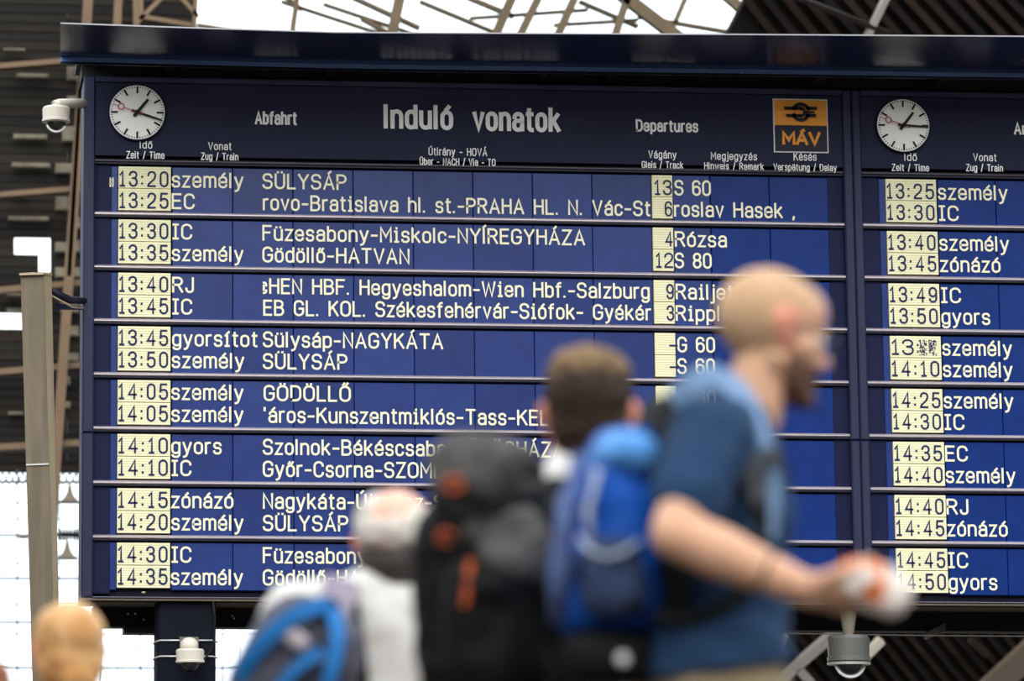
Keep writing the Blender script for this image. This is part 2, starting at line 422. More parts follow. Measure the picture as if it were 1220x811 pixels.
def display(board, ox, nmod, xr, rows, cols_text):
    """eight rows of two lines, every flap module its own part"""
    xl = XS-2*XW+ox
    for j in range(8):
        for i in range(nmod):
            x0 = xl+i*XW; g = .006
            if i == 0:       # time display in the first module
                MB().cbox((x0, 0, zr(j+.985)), (XA+ox-g, .06, zr(j+.12))).build('display_module', MOD[(j*3) % 3], board)
                cells = [(XA+ox, xl+XW-.012)]
            elif i == 9 and nmod > 9:
                cells = [(x0+g, x0+.355*XW)]
                MB().cbox((x0+.355*XW+g, 0, zr(j+.985)), (x0+XW-g, .06, zr(j+.12))).build('display_module', MOD[(i+j) % 3], board)
            else:
                cells = []
                m = MODR if (ox > 1 or i >= 10) else MOD[(i*2+j) % 3]
                MB().cbox((x0+g*.5, .001*((i*7+j*3) % 4), zr(j+.985)), (x0+XW-g*.5, .06, zr(j+.12))).build('display_module', m, board)
            for a, b in cells:
                for l in range(2):
                    z1 = zr(j+.125+.418*l); z0 = zr(j+.125+.418*(l+1))+.006
                    p = MB().cbox((a, -.012, z0), (b, .06, z1), .003).build('flap_panel', CREAM, board)
                    mb = MB()
                    for k in range(1, 9):
                        z = z0+(z1-z0)*k/9; mb.box((a+.003, -.0135, z-.0013), (b-.003, -.0118, z+.0013))
                    mb.build('flap_lines', CREAML, p, kind='stuff')
    # dark margins beside the modules
    MB().box((XIN+ox-.02, .012, zr(8.05)), (xl, .07, zr(0))).build('side_margin', BLANK, board)
    MB().box((xl+nmod*XW, .012, zr(8.05)), (xr, .07, zr(0))).build('side_margin', BLANK, board)
    # rails between rows
    for j in range(8):
        prof = [(.0, .022), (-.02, .020), (-.036, .012), (-.044, .003), (-.044, -.005), (-.036, -.012), (-.026, -.015), (0, -.015)]
        zc = zr(j)-.012
        vs = [(x, y, zc+z) for x in (XIN+ox-.01, xr+.01) for y, z in prof]; n = len(prof)
        fs = [(i, (i+1) % n, n+(i+1) % n, n+i) for i in range(n)]+[tuple(range(n-1, -1, -1)), tuple(range(n, 2*n))]
        o = MB().add(vs, fs).build('row_rail', SLATM if j else mat('rail_header', (78, 74, 84), .4, metal=.6), board)
        MB().box((XIN+ox-.01, -.026, zr(j+.085)), (xr+.01, .0, zc-.014)).build('rail_skirt', NAVYD, o)
    MB().box((XIN+ox-.01, .065, zr(8.2)), (xr+.01, .08, zr(0))).build('back_panel', GAPM, board)

def frame(board, x0, x1, xi0, xi1, left_w=True):
    """box, uprights, header and sill"""
    MB().box((x0, .0, ZH0-.02), (x1, .55, ZH0+.0)).build('top_panel', DARK, board)
    MB().box((x0, .5, ZB), (x1, .55, ZH0)).build('rear_panel', DARK, board)
    MB().box((x0+.004, YF+.012, ZB-.002), (x1-.004, .80, ZB+.02)).build('bottom_panel', BROWNU, board)
    zj = zr(5.12)
    for a, b in ((x0, xi0), (xi1, x1)):
        MB().cbox((a, YF, zj+.003), (b, .5, ZH0), .012).build('upright', NAVY, board)
        MB().cbox((a, YF, ZB+.02), (b, .5, zj-.003), .012).build('upright', NAVY, board)
    MB().cbox((xi0, YF, ZH0-.055), (xi1, .3, ZH0), .006).build('header_rail', NAVY, board)
    MB().cbox((xi0, -.05, zr(0)+.03), (xi1, .06, ZH0-.055), .004).build('header_panel', NAVYH, board)
    zs = zr(8)-.055
    MB().cbox((xi0, YF, ZB+.02), (xi1, .3, zs-.012), .006).build('sill', NAVY, board)
    MB().box((xi0, YF-.006, zs-.012), (xi1, .06, zs-.006)).build('sill_edge', mat('sill_grey', (120, 118, 134), .5), board)

XD = (XE+X_(1030, 400))/2
XR_OUT = XT+UNIT*0+ (XE-XA) + .13
XLI2 = XIN+UNIT
# ================================================================ departures board
db = thing('departures_board', 'large navy blue departures board with eight double rows, clock and orange logo sign', 'departures board', ((XL+XD)/2, .2, ZB))
frame(db, XL, XD, XIN, XE)
display(db, 0, 12, XE, None, None)
# header writing: text, px left, right, baseline, cap height
HD = [('Abfahrt', 303.5, 354, 147, 14), ('Induló', 457, 540, 151.2, 26), ('vonatok', 563, 668, 153.6, 26), ('Departures', 757.5, 832, 155.5, 12.6)]
for t, a, b, y, c in HD: put_text(db, t, a, b, y, c, -.056, HDR, .195, gap=.30, serif=False, name='header_lettering')
SUB = [('Idő', 166.5, 181.5, 176.3, 8.2), ('Zeit / Time', 150.5, 196, 188.2, 8), ('Vonat', 248, 276, 178, 8.4), ('Zug / Train', 239.5, 284, 190, 8),
       ('Útirány - HOVÁ', 510.5, 580.5, 184.4, 8.6), ('Über - NACH / Via - TO', 500, 590.5, 196, 8), ('Vágány', 772.5, 806, 188, 8.6), ('Gleis / Track', 764.5, 814, 199.6, 7.6),
       ('Megjegyzés', 847, 902, 189.6, 8.4), ('Hinweis / Remark', 839, 910, 201, 7.6), ('Késés', 945.5, 973, 190.6, 8.6), ('Verspätung / Delay', 921.5, 997, 202.4, 7.6)]
def drop(x): return 0
for t, a, b, y, c in SUB: put_text(db, t, a, b, y, c, -.056, HDR, .14, gap=.3, serif=False, name='header_lettering')
clock(db, 163.5, 134, 33.2, 18, 48)
# logo sign
def logo(board):
    Yl = -.06; a = at(922, 181.5, Yl); b = at(985.5, 118.5, Yl)
    x0, x1, z0, z1 = a.x, b.x, a.z, b.z; wd = x1-x0; h = z1-z0
    s = MB().cbox((x0, Yl-.006, z0), (x1, -.045, z1), .002).build('logo_sign', mat('sign_border', (214, 214, 220), .5), board)
    bw = .022*wd
    orange = mat('sign_orange', (236, 156, 62), .5, var=.05, scale=3)
    mb = MB()      # upper field, its lower left corner peeling a little
    zc = z0+.505*h; n = 12; vs = []; fs = []
    for i in range(n+1):
        for k in range(n+1):
            u, v = i/n, k/n; d = u+v
            lift = .010*math.exp(-((d-.52)/.09)**2)*(1 if u < .5 else math.exp(-((u-.5)/.1)**2))+.003*math.sin(v*5+1)*max(0, .4-u)
            vs.append((x0+bw+u*(wd-2*bw), Yl-.010-lift, zc+v*(z1-bw-zc)))
    for i in range(n):
        for k in range(n): q = i*(n+1)+k; fs.append((q, q+n+1, q+n+2, q+1))
    f = MB().add(vs, fs).build('logo_field', orange, s, smooth=True)
    MB().box((x0+bw, Yl-.008, z0+bw), (x1-bw, Yl-.005, zc)).build('logo_field', NAVYD, s)
    bl = mat('logo_black', (28, 26, 30), .5); cx = x0+.5*wd; cz = z0+.75*h; yl = Yl-.0235
    mb = MB()
    def arc(r, a0, a1, t, n=28):
        ribbon(mb, [(r*math.cos(math.radians(a0+(a1-a0)*k/n)), r*math.sin(math.radians(a0+(a1-a0)*k/n))) for k in range(n+1)], False, t, yl, cx, cz)
    arc(.145*wd, 20, 158, .062*wd); arc(.145*wd, 200, 340, .062*wd); arc(.07*wd, -90, 90, .046*wd)
    for zz, xa_, xb_ in ((.068, -.285, -.09), (-.068, -.25, 0.0), (.072, .12, .28), (-.06, .1, .26), (.068, -.1, 0.0), (0, .08, .24)):
        t = .055 if zz else .03
        ribbon(mb, [(xa_*wd, zz*wd), (xb_*wd, zz*wd)], False, t*wd, yl, cx, cz)
    mb.build('winged_wheel', bl, s)
    lettering('MÁV', x0+.15*wd, x1-.14*wd, z0+.165*h, .2*h, Yl-.010, .29, orange, s, gap=.2, serif=False, name='logo_lettering')
logo(db)

def prow(px, t):      # display pixel height of a board row line at pixel column px
    lo, hi = 0., 811.
    for _ in range(40):
        m = (lo+hi)/2
        if at(px, m).z > zr(t): lo = m
        else: hi = m
    return lo
def line(board, j, l, items, dark=False):
    for t, a, b in items:
        dig = t.strip().replace(':', '').isdigit() or t == '='
        base = prow((a+b)/2, j+(.478 if l == 0 else .885)+(.025 if j == 0 else 0))
        zb_ = zr(j+(.468 if l == 0 else .875)+(.02 if j == 0 else 0))
        lettering(t, at(a, base).x, at(b, base).x, zb_, .131, -.004, .148, LET, board, name='row_lettering', gap=.26)
PLACES = [
 [[('személy', 204.5, 290), ('SÜLYSÁP', 312.5, 413), ('S 60', 803.5, 847)], [('EC', 204.5, 232), ('rovo-Bratislava hl. st.-PRAHA HL. N. Vác-St', 313, 775), ('roslav Hasek ,', 803, 947)]],
 [[('IC', 205, 229), ('Füzesabony-Miskolc-NYÍREGYHÁZA', 312.5, 697), ('Rózsa', 804, 866)], [('személy', 204.5, 290), ('Gödöllő-HATVAN', 312.5, 488), ('S 80', 804, 848)]],
 [[('RJ', 205, 231), ('{HEN HBF. Hegyeshalom-Wien Hbf.-Salzburg', 313, 774), ('Railjet', 805, 874)], [('IC', 205, 229), ('EB GL. KOL. Székesfehérvár-Siófok- Gyékér', 313.5, 776), ('Rippl-R', 805, 884)]],
 [[('gyorsítot', 205, 307), ('Sülysáp-NAGYKÁTA', 313, 528), ('G 60', 807, 852)], [('személy', 204.5, 291), ('SÜLYSÁP', 313, 414), ('S 60', 807, 852)]],
 [[('személy', 204, 290), ('GÖDÖLLŐ', 314, 418), ('S 60', 808, 853)], [('személy', 204, 290), ("'áros-Kunszentmiklós-Tass-KEL", 314, 654), ('enc', 750, 778)]],
 [[('gyors', 204, 264), ('Szolnok-Békéscsaba-LŐKÖSHÁZA', 313, 672)], [('IC', 204, 228), ('Győr-Csorna-SZOMB', 313, 529)]],
 [[('zónázó', 204, 278), ('Nagykáta-Újszász-S', 313, 529)], [('személy', 204, 290), ('SÜLYSÁP', 313, 415)]],
 [[('IC', 204, 228), ('Füzesabony', 313, 437)], [('személy', 203.5, 289.5), ('Gödöllő-HAT', 313, 444)]],
]
TIMES = [('13:20', '13:25'), ('13:30', '13:35'), ('13:40', '13:45'), ('13:45', '13:50'), ('14:05', '14:05'), ('14:10', '14:10'), ('14:15', '14:20'), ('14:30', '14:35')]
TRACK = [('13', '6'), ('4', '12'), ('9', '3'), ('-', '-'), ('-', '-'), None, None, None]
def times(board, j, ox, pair):
    for l, t in enumerate(pair):
        z = zr(j+(.47 if l == 0 else .877)+(.02 if j == 0 else 0)); cap = .133; w5 = (XS-XW-XA)
        if '?' in t:
            lettering('13:', XA+ox+.012, XA+ox+.27, z, cap, -.016, .13, LETD, board, name='time_lettering')
            rr = random.Random(3); mb = MB(); x0 = XA+ox+.275; s = .0092
            for a in range(18):
                on = rr.random() < .5
                for b in range(16):
                    if rr.random() < .38: on = not on
                    if on and a not in (8, 9): mb.box((x0+a*s, -.0165, z-.01+b*s), (x0+a*s+s*.96, -.015, z-.01+b*s+s*.96))
            mb.build('garbled_characters', LETD, board, kind='stuff')
        else:
            lettering(t, XA+ox+.008, XS-XW+ox-.035, z, cap, -.016, .135, LETD, board, name='time_lettering', gap=.40)
for j in range(8):
    times(db, j, 0, TIMES[j])
    for l in (0, 1): line(db, j, l, PLACES[j][l])
    if TRACK[j]:
        for l, t in enumerate(TRACK[j]):
            z = zr(j+(.47 if l == 0 else .877)+(.02 if j == 0 else 0)); x1 = XS+7*XW+.355*XW-.006
            n = {2: .165, 1: .072}[len(t)]
            if t == '-': lettering('-', x1-.055, x1+.03, z, .1285, -.0165, .13, LETD, board if False else db, name='track_lettering')
            else: lettering(t, x1-n, x1, z, .1285, -.016, .13, LETD, db, name='track_lettering', gap=.3)
# flag mark before the first time
mb = MB(); q = at(133, 217, -.004)
for dx in (-.012, .012): mb.box((q.x+dx-.006, -.004, q.z-.045), (q.x+dx+.006, -.002, q.z+.045))
for dz in (-.018, .022): mb.box((q.x-.022, -.004, q.z+dz-.006), (q.x+.022, -.002, q.z+dz+.006))
mb.build('row_lettering', LET, db)
mb = MB(); q = at(171, 705.5, YF-.01); mb.ell(q, (.02, .008, .009)); mb.build('paper_scrap', mat('scrap', (176, 160, 130), .8), db)

# ================================================================ arrivals board (runs on past the picture)
ab = thing('arrivals_board', 'navy blue arrivals board right of the orange sign, partly out of frame, with round clock', 'arrivals board', (XD+2, .2, ZB))
XAR = XD+.005; NR = 4
XE2 = XT+.6+NR*XW
frame(ab, XAR, XE2+.2, X_(1030, 400), XE2+.05)
display(ab, UNIT, NR, XE2, None, None)
for t, a, b, y, c in [('Ankunft', 1208, 1262, 159.3, 13)]: put_text(ab, t, a, b, y, c, -.056, HDR, .2, gap=.3, serif=False, name='header_lettering')
for t, a, b, y, c in [('Idő', 1077.5, 1092.5, 191, 8.2), ('Zeit / Time', 1062.5, 1107, 203, 7.6), ('Vonat', 1159.5, 1187.5, 191.3, 8.4), ('Zug / Train', 1151, 1195, 203.3, 7.8)]:
    put_text(ab, t, a, b, y, c, -.056, HDR, .14, gap=.3, serif=False, name='header_lettering')
clock(ab, 1076, 149.5, 32, 15.6, 48)
TR = [('13:25', '13:30'), ('13:40', '13:45'), ('13:49', '13:50'), ('13:??', '14:10'), ('14:25', '14:30'), ('14:35', '14:40'), ('14:40', '14:45'), ('14:45', '14:50')]
NRT = [('személy', 'IC'), ('személy', 'zónázó'), ('IC', 'gyors'), ('személy', 'személy'), ('személy', 'IC'), ('EC', 'személy'), ('RJ', 'zónázó'), ('IC', 'gyors')]
WN = {'személy': 83, 'IC': 24, 'EC': 27, 'RJ': 26, 'gyors': 58, 'zónázó': 72}
for j in range(8):
    times(ab, j, UNIT, TR[j])
    for l in (0, 1):
        x0 = 1117.5+j*1.72+l*.8; t = NRT[j][l]; line(ab, j, l, [(t, x0, x0+WN[t])])

# ================================================================ canopy over both boards
cp = thing('board_canopy', 'glossy dark blue canopy jutting out above both boards', 'canopy', ((XL+XD)/2, -.8, ZH0+.2))
YI, YO = -.86, -1.83
FT = [(72, 28.3), (240, 34.3), (400, 39.2), (640, 40.6), (900, 41.8), (1220, 44), (1420, 46)]
IN = [(72, 68), (240, 72.2), (400, 76.2), (640, 79.5), (900, 83), (1220, 87.5), (1420, 90.5)]
vs = []; fs = []
for (a, b), (c, d) in zip(FT, IN):
    p = at(a, b, YO); q = at(c, d, YI); q.x = p.x if a > 72 else q.x
    vs += [(p.x, p.y, p.z), (q.x, q.y, q.z), (q.x, q.y, q.z+.1), (p.x, p.y, p.z+.004)]
n = len(FT)
for i in range(n-1):
    o = i*4
    for k in range(4): fs.append((o+k, o+(k+1) % 4, o+4+(k+1) % 4, o+4+k))
fs += [(0, 3, 2, 1), ((n-1)*4, (n-1)*4+1, (n-1)*4+2, (n-1)*4+3)]
MB().add(vs, fs).build('front_panel', GLOSSN, cp)
mb = MB(); ms = MB(); mr = MB(); me_ = MB()
for i in range(n-1):
    p = Vector(vs[i*4+1]); q = Vector(vs[i*4+5])
    ms.bar(p+Vector((0, .006, -.020)), q+Vector((0, .006, -.020)), .012, .04)
    mb.bar(p+Vector((0, .013, -.050)), q+Vector((0, .013, -.050)), .026, .022)
    a = Vector(vs[i*4+3]); b = Vector(vs[i*4+7]); me_.bar(a+Vector((0, -.004, 0)), b+Vector((0, -.004, 0)), .012, .012)
ms.build('edge_strip', STRIPM, cp); mb.build('strip_lip', NAVYD, cp); me_.build('front_edge_highlight', mat('edge_highlight', (150, 150, 156), .4, metal=.3), cp)  # thin grey bar paints the light caught along the canopy's front edge
riv = None
for k in range(34):
    x = 118+k*36.5; i = max(j for j in range(n-1) if IN[j][0] <= x) if x < 1420 else n-2
    u = (x-IN[i][0])/(IN[i+1][0]-IN[i][0]); y = IN[i][1]*(1-u)+IN[i+1][1]*u
    q = at(x, y+3.5, YI-.008)
    if riv is None:
        riv = MB().lathe((0, 0, 0), [(.009, -.006), (.009, .0), (.005, .005)], 8, 'Y').mesh('rivet', mat('rivet', (170, 180, 200), .3, metal=.6))
    link('rivet', riv, cp, q)
zc = ZH0+.10
MB().box((XL-.06, YI+.03, zc+.05), (XE2+.3, .6, zc+.12)).build('rear_slab', DARK, cp)
MB().box((XL-.02, .02, ZH0), (XE2+.3, .5, zc+.06)).build('rear_wall', mat('canopy_back', (44, 42, 44), .7), cp)
for px in (200, 315, 390, 520, 640, 720, 830, 965, 1110):
    x = X_(px, 85, 0)
    MB().box((x-.04, -.7, ZH0+.03), (x+.04, .02, zc+.06)).build('bracket', DARK, cp)

# ================================================================ beam, column and pole
bm_ = MB().box((X_(112, 730, .6), .79, Z_(180, 745, .6)), (XE2, 1.1, Z_(180, 721, .6))).box((X_(149, 745, .6), .75, Z_(180, 753, .6)), (X_(188, 745, .6), 1.05, Z_(180, 744, .6)))
beam = bm_.build('support_beam', mat('beam_dark', (27, 27, 33), .5, var=.2, scale=3)); tag(beam, 'dark steel beam running under both boards with white discs for daylight through holes', 'beam')
hole_disc = MB().lathe((0, 0, 0), [(.010, -.008), (.010, 0), (.006, .005)], 8, 'Y').mesh('hole_light', DOMEW)  # white discs paint the sky showing through small holes in the beam
for px, py in ((152.5, 731), (161, 731), (171.5, 738), (276.5, 733.5), (279, 736.5)): link('hole_light', hole_disc, beam, at(px, py, .78))
q = at(1116, 750, .68); p = MB().add([q+Vector(v) for v in ((-.09,0,-.02),(.09,0,.07),(.09,0,.0),(-.09,0,-.09),(-.09,.12,-.02),(.09,.12,.07),(.09,.12,.0),(-.09,.12,-.09))],
    [(0,1,2,3),(7,6,5,4),(0,4,5,1),(3,2,6,7),(0,3,7,4),(1,5,6,2)]).build('bracket', mat('bracket_grey', (86, 82, 78), .5), beam)
NC = mat('column_navy', (13, 16, 29), .75, spec=.15, var=.1, scale=2)
xa, xb = X_(187, 780, .02), X_(257.5, 780, .02)
col = thing('support_column', 'dark navy square column under the left part of the board', 'column', ((xa+xb)/2, .25, 0))
def rcol(x0, x1, y0, y1, z0, z1, r=.05):
    vs = []; fs = []; pr = []
    for cx, cy, a0 in ((x1-r, y0+r, -90), (x1-r, y1-r, 0), (x0+r, y1-r, 90), (x0+r, y0+r, 180)):
        for k in range(4):
            a = math.radians(a0+30*k); pr.append((cx+r*math.cos(a), cy+r*math.sin(a)))
    n = len(pr); vs = [(x, y, z) for z in (z0, z1) for x, y in pr]
    fs = [(i, (i+1) % n, n+(i+1) % n, n+i) for i in range(n)]+[tuple(range(n-1, -1, -1)), tuple(range(n, 2*n))]
    return MB().add(vs, fs)
rcol(xa, xb, .02, .5, .04, ZB).build('shaft', NC, col)
MB().box((xa-.1, -.08, 0), (xb+.1, .6, .05)).build('base_plate', NC, col)
c2 = thing('support_column', 'second navy column under the right end of the boards, outside the frame', 'column', (XE2-.6, .25, 0))
rcol(XE2-.9, XE2-.35, .02, .5, .04, ZB).build('shaft', NC, c2); MB().box((XE2-1., -.08, 0), (XE2-.25, .6, .05)).build('base_plate', NC, c2)
cb = MB().tube([at(254, 716, -.06), at(256, 735, -.05), at(255.5, 760, -.03), at(251, 775, -.02), at(243, 786, -.06), at(238, 787, -.12)], .011).build('cable', DARK, None, smooth=True)
tag(cb, 'thin black cable running down the right edge of the navy column', 'cable')
wr = MB().tube([at(880, 753.5, .3), at(1000, 755.3, .3), at(1110, 757, .3), at(1400, 759, .3)], .006).build('wire', mat('wire_grey', (110, 106, 102), .5))
tag(wr, 'thin grey wire stretched under the right part of the board', 'wire')

# pole on the left (square hollow section, leaning a touch)
PM = mat('pole_stone', (112, 102, 86), .6, metal=.15, var=.14, scale=4, stretch=(3, 3, .3), bump=.1, bscale=30)
PM2 = mat('pole_edge', (176, 160, 132), .5, metal=.1, var=.08, scale=3, stretch=(3, 3, .3))
pl = thing('steel_pole', 'weathered beige square steel pole left of the board with flat cap', 'pole', (at(45, 500, -.6).x, -.6, 0))
def poly_between(top, bot):
    n = len(top); return MB().add(list(bot)+list(top), [(i, (i+1) % n, n+(i+1) % n, n+i) for i in range(n)]+[tuple(range(n-1, -1, -1)), tuple(range(n, 2*n))])
def down(pt, pb): t = (pt.z-0)/(pt.z-pb.z); return pt+(pb-pt)*t
def prism(pts):      # (px top, px bottom@740, Y)
    top = [at(a, 328, Y) for a, b, Y in pts]; bot = [down(t, at(b, 740, Y)) for t, (a, b, Y) in zip(top, pts)]
    return poly_between(top, bot)
prism([(24.5, 36.5, -.7), (52, 63.8, -.7), (52.5, 64, -.42), (26, 38, -.42)]).build('shaft', PM, pl)
prism([(52.2, 64, -.7), (61.5, 70.3, -.5), (61.5, 70.3, -.40), (52.7, 64.2, -.42)]).build('flange', PM2, pl)
a, b, c, d = at(23, 328, -.74), at(52, 327, -.74), at(62.5, 328.5, -.5), at(40, 327, -.38)
poly_between([v+Vector((0, 0, .02)) for v in (a, b, c, d)], [a, b, c, d]).build('cap', PM2, pl)
a, b = at(31, 553.5, -.715), at(58.3, 552.5, -.715); MB().bar(a, b, .006, .012).build('weld_seam', STEEL, pl)
arm = MB().tube([at(61, 345.5, -.45), at(72, 352, -.4), at(84, 357.5, -.3), at(101, 358, -.05)], [.025, .035, .035, .03]).build('tie_bar', NAVYD, db, smooth=True)
MB().tube([at(61, 352, -.46), at(74, 359, -.41), at(86, 366, -.31), at(101, 367.5, -.06)], .009).build('tie_cable', mat('cable_beige', (170, 150, 130), .6), db, smooth=True)
MB().add([at(69, 361, -.2), at(69, 369, -.2), at(101, 369, -.0), at(101, 366, -.0), at(69, 361, -.12), at(69, 369, -.12), at(101, 369, .08), at(101, 366, .08)],
    [(0,1,2,3),(7,6,5,4),(0,4,5,1),(3,2,6,7),(0,3,7,4),(1,5,6,2)]).build('gusset', NAVY, db)

# ================================================================ dome cameras
def dome_camera(label, px, py, hw, body_h, dome_r, Y, m, domes, up_stem):
    c = at(px, py, Y); s = (c-CAM).dot(FW)/FPX
    R = hw*s; H = body_h*s
    t = thing('security_camera', label, 'camera', (c.x, c.y, c.z))
    MB().lathe(c, [(R*.86, -H*.5), (R*1.02, -H*.44), (R*1.02, -H*.3), (R*.97, -H*.28), (R, H*.38), (R*.9, H*.5)], 32).build('housing', m, t, smooth=False)
    r = dome_r*s; cc = c+Vector((0, 0, -H*.48))
    prof = [(r*math.cos(math.radians(a)), r*math.sin(math.radians(a))) for a in range(-88, 1, 8)]
    MB().lathe(cc, prof, 32).build('dome', DOME, t, smooth=True)
    if domes:
        mb = MB(); pts = [cc+Vector((r*1.0*math.cos(math.radians(a)), -.30*r, r*1.02*math.sin(math.radians(a)))) for a in range(180+domes, 361-domes, 8)]
        mb.tube(pts, r*.12); mb.build('painted_glint', DOMEW, t, smooth=True)  # white arc paints the bright reflection around the lower dome
    return t, c, s
t, c, s = dome_camera('small white dome camera on a short arm at the left edge of the board', 67, 137, 16.5, 19, 11.5, -.25, CAMW, 20, 0)
MB().tube([at(66, 129, -.25), at(66, 125, -.25), at(70, 123.5, -.22), at(101, 123, -.03)], [.06, .05, .045, .045], 10).build('arm', CAMW, t, smooth=True)
t, c, s = dome_camera('white dome camera strapped to the navy column', 226.5, 781.5, 17, 17, 10.5, -.28, CAMW, 0, 0)
a, b = at(214, 776, -.03), at(236.5, 758.5, -.03); MB().box((a.x, -.03, a.z), (b.x, .02, b.z)).build('wall_plate', CAMG, t)
MB().lathe(at(225.5, 771, -.2), [(.085, -.02), (.08, .05), (.05, .08), (.02, .09)], 20).tube([at(225.5, 766, -.2), at(225.5, 766, -.02)], .05).build('arm', CAMW, t, smooth=True)
for py in (764, 783):
    q0 = at(187, py, .02); q1 = at(257.5, py-.5, .02)
    MB().tube([Vector((q0.x-.01, .35, q0.z)), Vector((q0.x-.012, .07, q0.z-.0)), Vector((q0.x+.03, .008, q0.z+.01)), Vector((q1.x-.03, .008, q0.z+.012)), Vector((q1.x+.012, .07, q0.z))], .009).build('strap', STEEL, t, smooth=True)
t, c, s = dome_camera('large grey dome camera hanging below the arrivals board', 1011, 773, 25, 32, 17.5, .15, CAMG, 12, 0)
q_ = at(1011, 752, .15); MB().lathe((q_.x, q_.y, c.z+.1), [(.045, 0), (.05, .05), (.08, ZB-.06-c.z-.1), (.09, ZB-c.z-.1)], 16).build('stem', mat('stem_beige', (128, 122, 108), .5), t)
MB().lathe(c+Vector((0, 0, -.135)), [(R_ := 25.6*s, -.012), (R_, .012)], 32).build('rim', mat('rim_light', (170, 168, 162), .35, metal=.3), t)

# ================================================================ station hall
def structure(o): o['kind'] = 'structure'; return o
fl = MB().box((-90, -62, -.3), (110, 110, 0)).build('floor', mat('floor_stone', (66, 62, 58), .45, var=.15, scale=.6)); structure(fl)
wb = MB().box((-60, -63, 0), (70, -62, 16.6)).build('wall_back_unseen', mat('stone_dark', (84, 76, 66), .9, var=.2, scale=.4)); structure(wb)  # unseen; added behind the camera so the board reflects dark wall, not sky
wl = MB().box((-26, -62, 0), (-25.5, 108, 15)).build('wall_left_unseen', mat('stone_dark', (84, 76, 66)), None); structure(wl)  # unseen; added to block low light from the left
wr_ = MB().box((62, -62, 0), (62.5, 108, 15)).build('wall_right_unseen', mat('stone_dark', (84, 76, 66)), None); structure(wr_)  # unseen; added to block low light from the right
YW = 100.0
SL = [mat('slat_%d' % i, c, .75, var=.25, scale=.8, stretch=(.2, 1, 3), bump=.2, bscale=3) for i, c in enumerate([(25, 21, 17), (21, 18, 15), (32, 26, 20), (17, 15, 13), (27, 24, 19)])]
BEAM = mat('truss_beige', (104, 86, 68), .7, var=.12, scale=.6)
PALE = mat('painted_gap_light', (104, 98, 84), .6, var=.3, scale=1.5)
# far wall: overlapping boards above, glazing below
wf = thing('wall_far', 'far station wall of dark overlapping timber boards behind the left of the board', 'wall', at(120, 560, YW)); wf['kind'] = 'structure'
wf.location = (at(120, 560, YW).x, YW, 0)
rs = random.Random(5)
py = 562.; 
gaps = [(285, 300, 17, 60), (300, 322, 46, 60), (379, 392, -60, 27)]
ys = []
while py > -60: ys.append(py); py -= 11.2
def slat(x0, x1, py, k):
    a = at(x0, py, YW); b = at(x1, py-12.6, YW); tl = rs.uniform(-.03, .03)
    dy = .07
    vs = [(a.x, YW-dy, a.z), (b.x, YW-dy, a.z+tl), (b.x, YW+.0, b.z+tl), (a.x, YW+.0, b.z), (a.x, YW-dy+.05, a.z), (b.x, YW-dy+.05, a.z+tl), (b.x, YW+.05, b.z+tl), (a.x, YW+.05, b.z)]
    MB().add(vs, [(0,1,2,3),(7,6,5,4),(0,4,5,1),(3,2,6,7),(0,3,7,4),(1,5,6,2)]).build('slat', SL[rs.randrange(5)], wf)
for py in ys:
    cuts = sorted((g[2], g[3]) for g in gaps if g[0] < py and g[1] > py-11.2)
    x = -90.
    for a, b in cuts:
        if a > x: slat(x, a, py, 0)
        x = max(x, b)
    xr_ = 234 if py < 95 else 420
    while x < xr_:
        x2 = min(xr_, x+rs.choice((170, 240, 330))); slat(x, x2, py, 0); x = x2
MB().box((at(410, 0, YW).x, YW, Z_(410, 562, YW)), (at(1500, 0, YW).x, YW+.3, Z_(640, 75, YW))).build('wall_panel', SL[1], wf)
xq = at(-90, 500, YW).x
MB().box((-26, YW, Z_(200, 562, YW)), (xq+.05, YW+.3, 34)).build('wall_panel', SL[3], wf)
# pale blocks whose colour stands in for daylight through gaps in the wall
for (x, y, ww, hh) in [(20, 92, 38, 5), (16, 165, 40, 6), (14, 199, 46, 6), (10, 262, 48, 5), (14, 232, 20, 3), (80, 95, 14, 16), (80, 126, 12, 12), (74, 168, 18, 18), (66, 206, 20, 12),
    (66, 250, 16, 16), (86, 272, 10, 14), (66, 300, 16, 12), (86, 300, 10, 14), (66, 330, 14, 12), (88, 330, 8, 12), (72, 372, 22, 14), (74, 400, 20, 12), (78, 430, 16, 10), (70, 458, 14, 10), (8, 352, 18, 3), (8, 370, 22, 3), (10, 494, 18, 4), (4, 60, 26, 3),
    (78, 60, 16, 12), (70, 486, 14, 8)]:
    MB().cbox((at(x, y, YW-.6).x, YW-.6, at(x, y, YW-.6).z), (at(x+ww, y, YW-.6).x, YW-.3, at(x, y-hh, YW-.6).z), .05).build('gap_light_block', PALE, wf)
mb = None
for a, b, h in [((-40, 83), (110, 71), 6), ((-40, 236), (110, 224), 6), ((-40, 350), (110, 336), 7), ((-40, 447), (110, 434), 7), ((-40, 535), (110, 527), 7)]:
    MB().bar(at(*a, YW-1.5), at(*b, YW-1.5), .5, h/31.).build('cross_beam', BEAM, wf)
for a, b, ww in [((107, -30), (48, 820), 11), ((142, -30), (138, 60), 9), ((161, -30), (163, 60), 7), ((98, 60), (82, 330), 5)]:
    MB().bar(at(*a, YW-2.), at(*b, YW-2.), ww/31., .5, up=Vector((0, 1, 0))).build('truss_member', BEAM, wf)
for a, b in [((168, -12), (235, -12)), ((168, 20), (228, 30)), ((168, -12), (168, 24)), ((234, -12), (230, 60)), ((210, -20), (160, 30)), ((200, -20), (236, 20))]:
    MB().bar(at(*a, YW-2.2), at(*b, YW-2.2), 5/31., 6/31., up=Vector((0, 1, 0))).build('truss_member', BEAM, wf)
